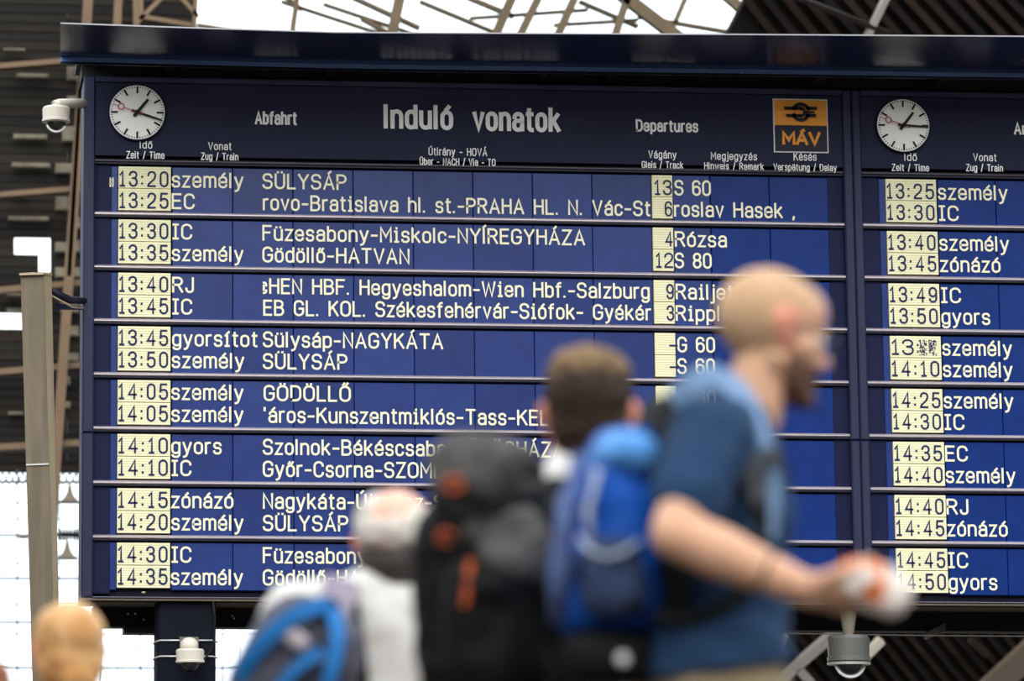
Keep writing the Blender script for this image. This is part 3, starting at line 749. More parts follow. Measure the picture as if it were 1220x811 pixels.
# glazing below
GL = bpy.data.materials.new('thin_glass'); GL.use_nodes = True; nt = GL.node_tree; nt.nodes.clear()
o_ = nt.nodes.new('ShaderNodeOutputMaterial'); mx = nt.nodes.new('ShaderNodeMixShader'); tr = nt.nodes.new('ShaderNodeBsdfTransparent'); gl = nt.nodes.new('ShaderNodeBsdfGlossy')
gl.inputs['Roughness'].default_value = .05; tr.inputs['Color'].default_value = (.97, .99, 1, 1); mx.inputs[0].default_value = .05
nt.links.new(tr.outputs[0], mx.inputs[1]); nt.links.new(gl.outputs[0], mx.inputs[2]); nt.links.new(mx.outputs[0], o_.inputs[0])
MUN = mat('muntin_pale', (150, 168, 190), .6)
MUND = mat('muntin_dark', (92, 104, 118), .6)
w1 = bpy.data.objects.new('window_1', None); COL.objects.link(w1); w1['kind'] = 'structure'; w1.location = (at(100, 600, YW).x, YW, 0)
hl = [577, 602, 621, 640, 673, 691, 722, 743, 757, 797, 840]
xl_ = list(range(-962, 561, 49))
ztop = Z_(200, 562, YW)
for i in range(len(xl_)-1):
    x0, x1 = at(xl_[i], 700, YW).x, at(xl_[i+1], 700, YW).x
    hs = [562]+hl+[900]
    for k in range(len(hs)-1):
        z1, z0 = Z_(200, hs[k], YW), Z_(200, hs[k+1], YW)
        MB().box((x0+.02, YW+.02, z0+.02), (x1-.02, YW+.04, z1-.02)).build('pane', GL, w1)
for k, h in enumerate(hl):
    t = 2.6 if h in (577, 640, 691, 743, 797) else 1.2
    MB().bar(Vector((-26, YW, at(-90, h+1, YW).z)), at(560, h-1, YW), .12, t/31., ).build('muntin', MUND if t > 2 else MUN, w1)
for i, x in enumerate(xl_):
    MB().bar(at(x+3, 560, YW), at(x+2, 900, YW), 2.2/31., .12, up=Vector((0, 1, 0))).build('muntin', MUN, w1)
    if i < len(xl_)-1: MB().bar(at(x+24, 560, YW), at(x+24, 900, YW), .9/31., .08, up=Vector((0, 1, 0))).build('muntin', MUN, w1)
mb = MB()
for k in range(42):      # pierced lattice frieze along the top of the glazing
    x = -85+k*8
    mb.bar(at(x, 563, YW-.1), at(x+8, 577, YW-.1), .04, .05); mb.bar(at(x+8, 563, YW-.1), at(x, 577, YW-.1), .04, .05)
mb.build('lattice_frieze', MUND, w1, kind='stuff')
MB().box((at(555, 600, YW).x, YW-.1, 0), (at(1500, 600, YW).x, YW+.3, ztop)).build('wall_panel', SL[1], wf)
MB().box((-26, YW-.1, 0), (at(560, 900, YW).x, YW+.3, Z_(200, 899, YW))).build('wall_panel', SL[3], wf)
# two bell lamps and an insulator string beyond the board
LAMP = mat('bell_lamp', (104, 94, 82), .5)
for (x, y, lab) in ((83, 599, 'beige bell-shaped lamp hanging against the glazing, upper of two beside the pole'), (80, 666, 'beige bell-shaped lamp hanging below the insulator, lower of two beside the pole')):
    c = at(x, y, 97.4)
    t = thing('bell_lamp', lab, 'lamp', c, 'bell lamps beside the pole'); s_ = 129.4/4200.
    MB().lathe(c, [(14*s_, 0), (14*s_, 1.6*s_), (9*s_, 4*s_), (5.5*s_, 8*s_), (3.4*s_, 13*s_), (2*s_, 20*s_), (1.2*s_, 24*s_)], 20).build('shade', LAMP, t, smooth=True)
    MB().tube([c+Vector((0, 0, 23*s_)), c+Vector((0, .2, 25*s_)), Vector((at(71, y-24, 97.8).x, 97.8, c.z+25*s_))], 1.2*s_).build('stem', LAMP, t)
t = thing('insulator_string', 'dark ribbed insulator on a horizontal wire between pole and board', 'insulator', at(84, 637, 97.6))
s_ = 129.6/4200.; c = at(66, 636.5, 97.6)
pr = []
for k in range(6): pr += [(2.6*s_, (4+k*4.2)*s_), (7*s_, (4.6+k*4.2)*s_), (7*s_, (6.8+k*4.2)*s_), (2.6*s_, (7.4+k*4.2)*s_)]
MB().lathe(c, pr, 14, 'X').build('ribbed_body', DARK, t)
MB().tube([at(18, 638, 97.6), at(26, 639.5, 97.6), at(66, 636.5, 97.6), at(96, 637.5, 97.6)], [.03, .08, .08, .08]).build('wire', LAMP, t)

# roof light at the top: ribs and bars against the sky
w2 = bpy.data.objects.new('window_2', None); COL.objects.link(w2); w2['kind'] = 'structure'; YR = 96.; w2.location = (at(560, 0, YR).x, YR, 0)
RIB = mat('rib_beige', (92, 80, 62), .7, var=.1, scale=.7)
def rbar(a, b, t, dy=0.):
    MB().bar(at(*a, YR+dy), at(*b, YR+dy), t*1.3/30.5, .35, up=Vector((0, 1, 0))).build('rib', RIB, w2)
for a, b, t in [((359, -40), (344, 70), 4.5), ((484, -40), (461, 70), 9), ((622, -30), (578, 70), 8), ((655, -30), (606, 70), 7), ((697, -30), (652, 70), 7), ((756, -30), (724, 70), 6.5),
                ((725, -18), (830, 62), 11), ((850, -18), (905, 30), 8)]: rbar(a, b, t)
for a, b, t in [((400, -12), (500, 34), 3.2), ((335, 2), (470, 46), 2), ((385, 5), (520, 50), 2), ((540, -10), (612, 20), 3.4), ((500, 2), (640, 60), 2.4), ((235, 30), (300, 40), 2.5), ((560, 22), (700, 12), 2), ((660, 30), (760, 24), 2),
                ((430, 22), (500, 60), 3), ((330, -12), (360, 12), 2.5), ((760, 20), (900, 44), 2.5), ((690, 2), (760, 32), 2.6), ((820, -10), (790, 60), 4)]: rbar(a, b, t, .5)
edges = list(range(232, 921, 43))
for i in range(len(edges)-1):
    for k, (y0, y1) in enumerate(((-60, 8), (8, 76))):
        p0, p1 = at(edges[i], y1, YR+2), at(edges[i+1], y0, YR+2)
        MB().box((p0.x+.03, YR+2, p0.z+.03), (p1.x-.03, YR+2.02, p1.z-.03)).build('pane', GL, w2)
# dark timber roof slope on the right with rafters
P0 = at(1000, 900, 99.); N_ = Vector((0, 1.0, 1.35)).normalized()
N_ = Vector((0, .9, .55)).normalized()
def rp(px, py, up_=0.): return at_plane(px, py, P0-N_*up_, N_)
cl = thing('ceiling', 'dark timber roof slope with reddish rafters behind the right of the board', 'roof', (P0.x, P0.y, 0)); cl['kind'] = 'structure'
CD = mat('roof_boards', (16, 14, 13), .85, var=.3, scale=.5, stretch=(1, 1, 1), col2=(22, 18, 16))
RAF = [mat('rafter_%d' % i, c, .8, var=.25, scale=1.) for i, c in enumerate([(30, 22, 18), (22, 18, 16), (37, 26, 21)])]
q = [rp(893, -10), rp(1500, -10), rp(1500, 900), rp(560, 900), rp(560, 120), rp(838, 95)]
q2 = [v+N_*.3 for v in q]
n = len(q); MB().add(q+q2, [tuple(range(n-1, -1, -1)), tuple(range(n, 2*n))]+[(i, (i+1) % n, n+(i+1) % n, n+i) for i in range(n)]).build('roof_deck', CD, cl)
for k in range(20):
    x = 880+k*24; 
    MB().bar(rp(x, -12, .2), rp(x+64+k*1.2, 68, .2), 7/30., .35, up=N_).build('rafter', RAF[k % 3], cl)
for k in range(20):
    x = 905+k*19
    MB().bar(rp(x-30, 735, .2), rp(x+65, 850, .2), 6/31., .3, up=N_).build('rafter', RAF[k % 2], cl)
STR = mat('strut_grey', (150, 146, 140), .5, metal=.2)
for a, b, t, m in [((1064, -20), (1030, 50), 6, STR), ((1012, 738), (915, 822), 11, STR), ((1050, 762), (1030, 782), 9, mat('strut_pale', (196, 188, 176), .5)), ((950, 795), (968, 815), 9, STR),
                   ((945, -5), (1060, 40), 5, RAF[1]), ((1245, 760), (1170, 830), 30, mat('beam_brown', (98, 86, 76), .7)), ((1155, 762), (1176, 780), 6, RAF[2]), ((935, 756), (925, 776), 5, STR)]:
    MB().bar(rp(*a, 1.2), rp(*b, 1.2), t/31., .3, up=N_).build('strut', m, cl)

# ================================================================ people
SKIN = mat('skin', (222, 172, 142), .5, var=.06, scale=14, bump=.05, bscale=120)
SKINR = mat('skin_flushed', (226, 150, 128), .5, var=.08, scale=20, bump=.05, bscale=120)
EYEW = mat('eye_white', (225, 220, 214), .2); EYED = mat('eye_iris', (50, 44, 40), .2)
def head_shapes(mb, M, ears=True, neck=True):
    """M: 4x4 from head space (x forward, y left, z up, metres) to the world"""
    R3 = M.to_3x3(); k = R3.col[0].length
    def P(*v): return M @ Vector(v)
    def e(c, r): mb.ell(P(*c), r, R3)
    e((-.014, 0, .036), (.1, .078, .088)); e((.034, 0, -.034), (.058, .058, .082)); e((.02, 0, .05), (.075, .07, .062))
    lat = R3 @ Vector((0, 1, 0))
    for s in (-1, 1):
        mb.limb(P(-.012, .054*s, -.05), P(.068, .016*s, -.098), .019*k, .018*k)
        mb.limb(P(.05, .042*s, -.012), P(.03, .055*s, -.02), .02*k, .02*k)       # cheek
        if ears:
            mb.limb(P(-.012, .077*s, -.018), P(-.022, .086*s, .016), .014*k, .018*k, lat=lat, k0=.5)
        mb.ell(P(.104, .012*s, -.030), (.009*k, .008*k, .007*k))
    mb.limb(P(.078, -.032, .019), P(.078, .032, .019), .012*k, .012*k)
    mb.limb(P(.086, 0, .012), P(.108, 0, -.026), .008*k, .0125*k)
    mb.limb(P(.086, -.018, -.056), P(.086, .018, -.056), .0085*k, .0085*k); mb.limb(P(.085, -.015, -.068), P(.085, .015, -.068), .009*k, .009*k)
    e((.076, 0, -.098), (.024, .026, .02))
    if neck: mb.limb(P(-.028, 0, -.05), P(-.05, 0, -.15), .054*k, .06*k, lat=lat, k0=1.05)
def eyes(M, parent):
    for s in (-1, 1):
        c = M @ Vector((.0745, .031*s, .002)); k = M.to_3x3().col[0].length
        e = MB().ell(c, (.0115*k,)*3, None, 1, 14, 10).build('eye', EYEW, parent, smooth=True)
        f = M.to_3x3() @ Vector((1, 0, 0)); f.normalize()
        MB().ell(c+f*.0085*k, (.0055*k,)*3, None, 1, 10, 8).build('iris', EYED, e, smooth=True)
def hand(mb, wr, d, t, n, curl=.5, spread=.1, thumb=.6, k=1.):
    """wrist, knuckle direction, thumb side, palm normal"""
    d = d.normalized(); n = (n-d*n.dot(d)).normalized(); t = (t-d*t.dot(d)-n*t.dot(n)).normalized()
    mb.limb(wr, wr+d*.03*k, .026*k, .028*k, lat=t, k0=1.1, k1=1.2)
    for i in range(4): mb.limb(wr+d*.018*k+t*(.018-.012*i)*k, wr+d*.088*k+t*(.031-.0205*i)*k, .0145*k, .0115*k)
    for i, L in enumerate((.074, .082, .076, .060)):
        b = wr+d*.090*k+t*(.031-.0205*i)*k; a = 0.
        dd = (d+t*spread*(1.5-i)*.5).normalized()
        for q, fr in enumerate((.45, .31, .24)):
            a += curl*(1., 1.1, .8)[q]*(1+.07*i)
            v = dd*math.cos(a)+n*math.sin(a); e = b+v*L*fr*k
            mb.limb(b, e, (.0098-.0008*q)*k, (.009-.0008*q)*k, n=12); b = e
    b = wr+d*.022*k+t*.026*k; v = (d*.62+t*.62+n*.35).normalized()
    e = b+v*.045*k; mb.limb(b, e, .0155*k, .012*k)
    v2 = (v*(1-thumb)+d*.7+n*thumb*.8).normalized(); f = e+v2*.032*k; mb.limb(e, f, .0115*k, .010*k)
    v3 = (v2+n*thumb*.4).normalized(); mb.limb(f, f+v3*.024*k, .010*k, .0085*k)

def torso_shapes(mb, J, lat, inf=0., sleeve=.55, arms=True, hem=None):
    """shirt or trunk; J joints dict; sleeve = fraction of the upper arm that is covered"""
    k = J['k']
    mb.limb(J['pelvis'], J['waist'], .112*k+inf, .105*k+inf, lat=lat, k0=1.35, k1=1.28)
    mb.limb(J['waist'], J['chest'], .105*k+inf, .118*k+inf, lat=lat, k0=1.28, k1=1.32)
    mb.limb(J['chest'], J['upper'], .118*k+inf, .088*k+inf, lat=lat, k0=1.32, k1=1.45)
    for s in 'rl':
        mb.limb(J['neck']-(J['neck']-J['upper'])*.3, J['sh'+s], .052*k+inf, .056*k+inf)
        mb.limb(J['chest']+(J['sh'+s]-J['chest'])*.35, J['sh'+s], .085*k+inf, .058*k+inf)
        if arms:
            e = J['sh'+s]+(J['el'+s]-J['sh'+s])*sleeve
            mb.limb(J['sh'+s], e, .058*k+inf*1.2, (.050*k+inf*1.5))
def arm_shapes(mb, J, s):
    k = J['k']; d = (J['el'+s]-J['sh'+s])
    mb.limb(J['sh'+s], J['sh'+s]+d*.5, .050*k, .049*k); mb.limb(J['sh'+s]+d*.5, J['el'+s], .048*k, .041*k)
    f = J['wr'+s]-J['el'+s]
    mb.limb(J['el'+s], J['el'+s]+f*.35, .041*k, .043*k); mb.limb(J['el'+s]+f*.35, J['wr'+s], .043*k, .027*k)
def leg_shapes(mb, J, lat, inf=0.):
    k = J['k']
    mb.limb(J['pelvis'], J['pelvis']+Vector((0, 0, -.04*k)), .115*k+inf, .115*k+inf, lat=lat, k0=1.4)
    for s in 'rl':
        mb.limb(J['hip'+s], J['kn'+s], .088*k+inf, .058*k+inf); mb.limb(J['kn'+s], J['an'+s], .056*k+inf, .038*k+inf*1.6)
def joints(base, yaw, k, over=None, stride=.0):
    """default standing skeleton in body space (x forward, y left)"""
    D = dict(pelvis=(0,0,.96), waist=(0,0,1.07), chest=(.01,0,1.25), upper=(-.01,0,1.38), neck=(-.03,0,1.47),
             shr=(-.02,-.185,1.40), shl=(-.02,.185,1.40), elr=(-.05,-.235,1.12), ell=(-.05,.235,1.12), wrr=(.06,-.25,.88), wrl=(.06,.25,.88),
             hipr=(0,-.09,.90), hipl=(0,.09,.90), knr=(.03+stride*.5,-.10,.50), knl=(.03-stride*.2,.10,.50), anr=(stride*.6,-.10,.10), anl=(-stride*.7,.10,.10+abs(stride)*.15))
    D.update(over or {})
    R = Matrix.Rotation(yaw, 3, 'Z'); J = {a: base+R @ (Vector(v)*k) for a, v in D.items()}; J['k'] = k; J['R'] = R; J['base'] = base
    return J
def shoes(J, parent, col=(40, 38, 40)):
    m = mat('shoe_%d_%d' % (col[0], col[1]), col, .6); k = J['k']; R = J['R']
    for s in 'rl':
        a = J['an'+s]; f = R @ Vector((1, 0, 0))
        mb = MB(); g = Vector((a.x, a.y, max(.045, a.z-.05*k)))
        mb.limb(g-f*.04*k, g+f*.15*k, .043*k, .036*k, lat=R @ Vector((0, 1, 0)), k0=1.05); mb.limb(a, g, .045*k, .042*k)
        mb.organic('shoe', m, parent, .009, 3)
def headmat(c, yaw, pitch=0., roll=0., k=1.):
    return Matrix.Translation(c) @ Matrix.Rotation(yaw, 4, 'Z') @ Matrix.Rotation(pitch, 4, 'Y') @ Matrix.Rotation(roll, 4, 'X') @ Matrix.Scale(k, 4)
def rad(x): return math.radians(x)
FPM = lambda d: FPX/d

# ---- man walking right in a blue T-shirt ------------------------------------------------
YM = CAM.y+6.12
SHIRT = mat('shirt_blue', (34, 60, 92), .85, var=.14, scale=7, bump=.5, bscale=9)
man = thing('person', 'person with shaved head, stubble and glasses walking right in a blue T-shirt', 'person', Vector((at(850, 800, YM).x, YM+.12, 0)))
YC = YM+.20          # body centre plane, the right arm is nearer
base = Vector((at(842, 800, YC).x, YC, 0)); k = 1.1
def JJ(px, py, dy): return at(px, py, YC+dy)
J = joints(base, rad(6), k, stride=.28)
J['pelvis'] = JJ(846, 822, 0); J['waist'] = JJ(856, 730, 0); J['chest'] = JJ(852, 620, 0); J['upper'] = JJ(858, 545, 0); J['neck'] = JJ(893, 492, 0)
J['shr'] = JJ(846, 520, -.185); J['elr'] = JJ(806, 636, -.29); J['wrr'] = JJ(950, 697, -.33)
J['shl'] = JJ(866, 520, .185); J['ell'] = JJ(846, 690, .25); J['wrl'] = JJ(862, 860, .25)
hp = J['pelvis']
for s, q in (('r', -1), ('l', 1)):
    J['hip'+s] = hp+Vector((0, .1*q, -.08)); J['kn'+s] = Vector((hp.x+(.2 if q < 0 else .02), hp.y+.1*q, .56)); J['an'+s] = Vector((hp.x+(.12 if q < 0 else -.3), hp.y+.1*q, .11 if q < 0 else .16))
lat = J['R'] @ Vector((0, 1, 0))
HM = headmat(JJ(921, 402, 0), rad(14), rad(10), rad(0), 1.025)
HMi = HM.inverted()
mb = MB(); head_shapes(mb, HM, neck=False)
mb.limb(HM @ Vector((-.012, 0, -.05)), J['neck'], .052, .058); mb.limb(J['neck'], J['upper'], .060, .08)
torso_shapes(mb, J, lat, -.012, arms=False)
for s in 'rl': arm_shapes(mb, J, s)
hd = (JJ(1010, 716, -.33)-J['wrr'])
hand(mb, J['wrr'], hd, Vector((.1, -.95, .2)), Vector((-.05, .3, .95)), .55, .1, .6, 1.05)
hand(mb, J['wrl'], Vector((.15, 0, -1)), Vector((1, 0, .2)), Vector((0, -1, 0)), .5, .1, .5, 1.05)
leg_shapes(mb, J, lat, -.012)
def man_assign(c, n):
    p = HMi @ c
    if p.length > .2: return 0
    if abs(p.y) > .074 and abs(p.x+.015) < .035 and -.05 < p.z < .04: return 3
    if p.z < -.042 and p.x > -.005-.3*(p.z+.04) and p.x < .15 and not (p.z > -.062 and p.x > .093): return 1
    if p.z > .05+.5*max(0, p.x-.02)+.02*noise.noise(p*60): return 2 if p.x < .06 else 0
    if p.z > -.06+.05*noise.noise(p*90) and p.x < -.02+.03*noise.noise(p*60): return 2
    return 0
BEARD = mat('beard_stubble', (110, 82, 68), .8, var=.25, scale=90, bump=.6, bscale=260)
SHAVE = mat('shaved_hair', (206, 168, 132), .7, var=.15, scale=70, bump=.4, bscale=260)
body = mb.organic('body', [SKIN, BEARD, SHAVE, SKINR], man, .0055, 4, assign=man_assign)
eyes(HM, man)
mb = MB(); torso_shapes(mb, J, lat, .010, sleeve=.66); mb.limb(J['pelvis']+Vector((0, 0, .05)), J['pelvis']+Vector((0, 0, -.045)), .148, .150, lat=lat, k0=1.38)
shirt = mb.organic('shirt', SHIRT, man, .009, 6, disp=.010, dscale=9, hem=(JJ(846, 797, -.15), Vector((.12, 0, -1))))
TR_ = mat('trousers_beige', (150, 134, 108), .85, var=.12, scale=8, bump=.4, bscale=14)
mb = MB(); leg_shapes(mb, J, lat, .012); mb.organic('trousers', TR_, man, .012, 4, disp=.008, dscale=7)
shoes(J, man, (60, 52, 46))
# glasses
GLS = mat('glasses_frame', (60, 66, 72), .3, metal=.4)
for s in (-1, 1):
    mb = MB()
    cc = [HM @ Vector((.103-.006*abs(math.cos(a)), .033*s+.024*math.cos(a), .003+.018*math.sin(a))) for a in [i*math.pi/8 for i in range(17)]]
    mb.tube(cc, .0016, 6); g = mb.build('glasses_rim', GLS, man, smooth=True)
    MB().add([p for p in cc[:16]], [tuple(range(16))]).build('glasses_lens', GL, g)
    MB().tube([HM @ Vector(v) for v in ((.098, .057*s, .008), (.05, .076*s, .01), (-.015, .083*s, .012), (-.03, .081*s, -.008))], .002, 6).build('glasses_temple', GLS, man, smooth=True)
MB().tube([HM @ Vector((.105, -.009, .006)), HM @ Vector((.109, 0, .008)), HM @ Vector((.105, .009, .006))], .0016, 6).build('glasses_bridge', GLS, man)
# bracelet
f = (J['wrr']-J['elr']).normalized(); w0 = J['wrr']-f*.06
ring = []; a_ = f.cross(Vector((0, 0, 1))).normalized(); b_ = f.cross(a_)
for i in range(25): ring.append(w0+(a_*math.cos(i*math.pi/12)+b_*math.sin(i*math.pi/12))*.0335)
br = MB().tube(ring, .005, 6).build('bracelet', mat('bracelet_brown', (66, 44, 36), .6), man, smooth=True)
# crumpled paper in the hand
PAP = mat('paper_wrap', (238, 226, 218), .6, var=.03, scale=20, bump=.5, bscale=30)
PAO = mat('paper_orange', (242, 130, 74), .6, var=.15, scale=30)
pc = JJ(1039, 698, -.35)
def pass_(c, n):
    q = c-pc
    return 1 if (noise.noise(q*26+Vector((3.1, .4, 1.7))) > .2 and q.y < .03) or ((q.x+.008)**2+((q.z+.018)*1.6)**2 < .021**2 and q.y < 0) else 0
mb = MB(); Rm = Matrix.Rotation(rad(25), 3, 'Y'); mb.ell(pc, (.062, .045, .040), Rm, .7); mb.ell(pc+Vector((.02, 0, -.012)), (.04, .04, .034), Rm, .6)
pw = mb.organic('paper_wrapper', [PAP, PAO], None, .005, 2, disp=.010, dscale=34, assign=pass_); tag(pw, 'crumpled white and orange paper wrapper held in the walking man\'s hand', 'wrapper')

# ---- packs ---------------------------------------------------------------------------
def Rz(a): return Matrix.Rotation(a, 3, 'Z')
BLU = mat('pack_blue', (20, 82, 176), .6, var=.18, scale=9, bump=.5, bscale=16)
BLU_LIT = mat('pack_blue_lit', (86, 150, 218), .6, var=.12, scale=9, bump=.3, bscale=16)
MESH = mat('pack_mesh', (52, 66, 98), .8, var=.3, scale=50, bump=.3, bscale=60)
BLK = mat('pack_black', (15, 15, 17), .7, var=.2, scale=9, bump=.5, bscale=18)
GRY = mat('pack_grey', (92, 90, 88), .75, var=.15, scale=9, bump=.6, bscale=14)
PIP = mat('pack_piping', (170, 182, 204), .6)
def BP(px, py, dy): return at(px, py, YC+dy)
bp = thing('backpack', 'bright blue backpack with grey mesh pocket on the walking man\'s back', 'backpack', BP(735, 790, .05))
mb = MB(); s_ = 6.35/4200
mb.ell(BP(738, 640, .02), (54*s_, .15, 118*s_), Matrix.Rotation(rad(5), 3, 'Y'), .74); mb.ell(BP(748, 560, .02), (46*s_, .13, 52*s_), Matrix.Rotation(rad(8), 3, 'Y'), .7); mb.ell(BP(725, 700, .02), (58*s_, .14, 62*s_), None, .6)
mb.organic('main_body', BLU, bp, .008, 5, disp=.008, dscale=12)
mb = MB(); mb.ell(BP(744, 547, -.02), (36*s_, .145, 30*s_), Matrix.Rotation(rad(24), 3, 'Y'), .7); mb.organic('lid', BLU_LIT, bp, .007, 4, disp=.006, dscale=14)  # lid paler than the pack: light on its top put into the colour
mb = MB(); mb.ell(BP(728, 688, -.10), (40*s_, .06, 48*s_), Matrix.Rotation(rad(-6), 3, 'Y'), .6); mb.organic('mesh_pocket', MESH, bp, .006, 3, disp=.004, dscale=20)
MB().tube([BP(690, 640, -.13), BP(703, 656, -.155), BP(722, 664, -.165), BP(742, 658, -.165), BP(762, 645, -.15)], .0055).build('pocket_hem', PIP, bp, smooth=True)
mb = MB(); mb.ell(BP(722, 786, .02), (56*s_, .14, 34*s_), None, .6); mb.organic('base', BLK, bp, .008, 4)
mb = MB(); mb.ell(BP(788, 620, -.02), (17*s_, .17, 150*s_), Matrix.Rotation(rad(-2), 3, 'Y'), .6); mb.organic('back_panel', BLK, bp, .008, 4)
MB().tube([BP(690, 545, -.06), BP(676, 600, -.1), BP(668, 670, -.1), BP(664, 740, -.06)], [.016, .020, .022, .016]).build('side_strip', mat('pack_strip', (92, 110, 160), .7, var=.2, scale=30), bp, smooth=True)
MB().tube([BP(712, 560, -.13), BP(700, 610, -.15), BP(706, 650, -.15)], .008).build('compression_strap', PIP, bp, smooth=True)
MB().tube([BP(768, 735, -.14), BP(755, 712, -.15), BP(738, 738, -.15)], .006).build('compression_strap', BLK, bp, smooth=True)
MB().ell(BP(742, 785, -.155), (.011, .006, .011)).build('badge', mat('badge_white', (226, 226, 230), .5), bp, smooth=True)
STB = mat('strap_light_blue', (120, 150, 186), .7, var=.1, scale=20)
def strap(name, pts, w, t, m, parent, up=Vector((0, -1, 0))):
    mb = MB()
    P = [Vector(p) for p in pts]; Q = []
    for i in range(len(P)-1):
        for q in range(4):
            u = q/4; a, b, c, d = P[max(i-1, 0)], P[i], P[i+1], P[min(i+2, len(P)-1)]
            Q.append(.5*((2*b)+(c-a)*u+(2*a-5*b+4*c-d)*u*u+(3*b-a-3*c+d)*u**3))
    Q.append(P[-1]); vs = []; fs = []
    for i, p in enumerate(Q):
        d = (Q[min(i+1, len(Q)-1)]-Q[max(i-1, 0)]).normalized(); a = d.cross(up).normalized(); b = a.cross(d).normalized()
        for x, y in ((-1,-1),(1,-1),(1,1),(-1,1)): vs.append(p+a*(w/2*x)+b*(t/2*y))
    for i in range(len(Q)-1):
        for q in range(4): r = (q+1) % 4; fs.append((i*4+q, i*4+r, i*4+4+r, i*4+4+q))
    fs += [(3, 2, 1, 0), tuple(len(vs)-4+q for q in range(4))]
    return mb.add(vs, fs).build(name, m, parent, smooth=False)
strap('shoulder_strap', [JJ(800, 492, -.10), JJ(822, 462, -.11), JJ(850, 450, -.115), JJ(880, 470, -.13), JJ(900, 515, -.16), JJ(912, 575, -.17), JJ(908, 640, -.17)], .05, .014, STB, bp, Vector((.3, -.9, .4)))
strap('shoulder_strap', [JJ(800, 492, .12), JJ(850, 455, .12), JJ(892, 480, .12), JJ(925, 560, .13), JJ(925, 640, .15)], .05, .014, BLK, bp, Vector((.3, .2, .8)))
strap('strap_webbing', [JJ(905, 560, -.185), JJ(906, 640, -.185), JJ(890, 700, -.18), JJ(830, 735, -.17), JJ(780, 730, -.12)], .026, .006, BLK, bp)
for (x, y, rr_) in ((896, 560, .022), (902, 590, .018), (918, 545, .016)):
    mb = MB(); mb.ell(JJ(x, y, -.2), (rr_, .010, rr_*1.3), None, .5); mb.build('buckle', mat('buckle_grey', (70, 74, 80), .4), bp, smooth=True)

# ---- dark haired man behind with big black rucksack ------------------------------------
def bgman(label, px_head, py_head, s, yaw, bodyyaw, hk, headpitch=0., leanpx=0):
    d = FPX/s; Y = CAM.y+d-.25; hc = at(px_head, py_head, Y)
    k = hc.z/(1.63); base = Vector((hc.x-leanpx/s, Y, 0))
    return hc, k, base, Y
def person(label, hc, base, k, yaw, byaw, shirtm, skin, hairfn, over=None, pitch=0., hk=1., shirt_inf=.014, sleeve=.6, trouser=(48, 50, 60), vox=.008, handk=1.):
    o = thing('person', label, 'person', Vector((base.x, base.y, 0)))
    J = joints(base, byaw, k, over); lat = J['R'] @ Vector((0, 1, 0))
    HM = headmat(hc, yaw, pitch, 0, hk)
    mb = MB(); head_shapes(mb, HM, neck=False)
    mb.limb(HM @ Vector((-.03, 0, -.05)), J['neck'], .056*k, .062*k); mb.limb(J['neck'], J['upper'], .062*k, .075*k)
    torso_shapes(mb, J, lat, -.012, arms=False)
    for s in 'rl':
        arm_shapes(mb, J, s); dd = J['wr'+s]-J['el'+s]
        sgn = 1 if s == 'r' else -1
        hand(mb, J['wr'+s], dd, J['R'] @ Vector((1, 0, .3)), J['R'] @ Vector((0, sgn, 0)), .3, .1, .4, handk)
    leg_shapes(mb, J, lat, -.012)
    mi = HM.inverted()
    def asg(c, n):
        p = mi @ c
        return 1 if p.length < .14 and abs(p.y) > .076 and -.05 < p.z < .045 else 0
    mb.organic('body', [skin, SKINR], o, vox, 4, assign=asg)
    eyes(HM, o)
    mb = MB(); torso_shapes(mb, J, lat, shirt_inf, sleeve=sleeve)
    mb.limb(J['neck']-Vector((0, 0, .01)), J['upper'], .074*k, .092*k); mb.limb(J['pelvis'], J['pelvis']-Vector((0, 0, .05)), .13*k+.012, .13*k+.012, lat=lat, k0=1.38)
    mb.organic('shirt', shirtm, o, .010, 5, disp=.012, dscale=8, hem=(J['pelvis']-Vector((0, 0, .05*k)), Vector((0, 0, -1))))
    mb = MB(); leg_shapes(mb, J, lat, .012); mb.organic('trousers', mat('trousers_%d_%d' % trouser[:2], trouser, .85, var=.1, scale=9, bump=.3), o, .014, 3, disp=.006, dscale=7)
    shoes(J, o)
    hairfn(HM, o)
    return o, J, HM
def hair_mesh(name, shapes, m, HM, o, disp=.006, ds=60, vox=.005):
    mb = MB(); R3 = HM.to_3x3()
    for c, r in shapes: mb.ell(HM @ Vector(c), r, R3)
    return mb.organic(name, m, o, vox, 2, disp=disp, dscale=ds)
HB = mat('hair_brown', (132, 108, 80), .75, var=.35, scale=50, bump=.8, bscale=150, stretch=(1, 1, .3))
HD_ = mat('hair_brown_dark', (60, 47, 38), .75, var=.3, scale=50, bump=.8, bscale=150, stretch=(1, 1, .3))
WHT = mat('shirt_white', (232, 230, 228), .85, var=.05, scale=7, bump=.5, bscale=10)
hc, k2, base2, Y2 = bgman('', 702, 501, 575, 0, 0, 1)
def hair2(HM, o):
    hair_mesh('hair', [((-.03, 0, .04), (.1, .082, .078)), ((-.045, 0, -.01), (.07, .074, .07)), ((.0, 0, .085), (.085, .075, .045)), ((-.062, 0, -.055), (.035, .055, .045))], HD_, HM, o)
    hair_mesh('hair_top', [((-.015, 0, .082), (.095, .079, .055)), ((.03, 0, .09), (.06, .07, .048))], HB, HM, o, disp=.010, ds=45)
m2, J2, HM2 = person('dark-haired person in a white shirt seen from behind, wearing the large black rucksack', hc, base2, k2, rad(78), rad(42), WHT, SKINR, hair2, over=dict(upper=(-.01,0,1.43), neck=(-.03,0,1.525), shr=(-.02,-.19,1.45), shl=(-.02,.19,1.45), chest=(.01,0,1.28)), pitch=0., hk=1.1)
def B2(px, py, dy): return at(px, py, Y2+dy)
rk = thing('rucksack', 'large black hiking rucksack with grey lid and orange loops', 'rucksack', B2(600, 811, -.4))
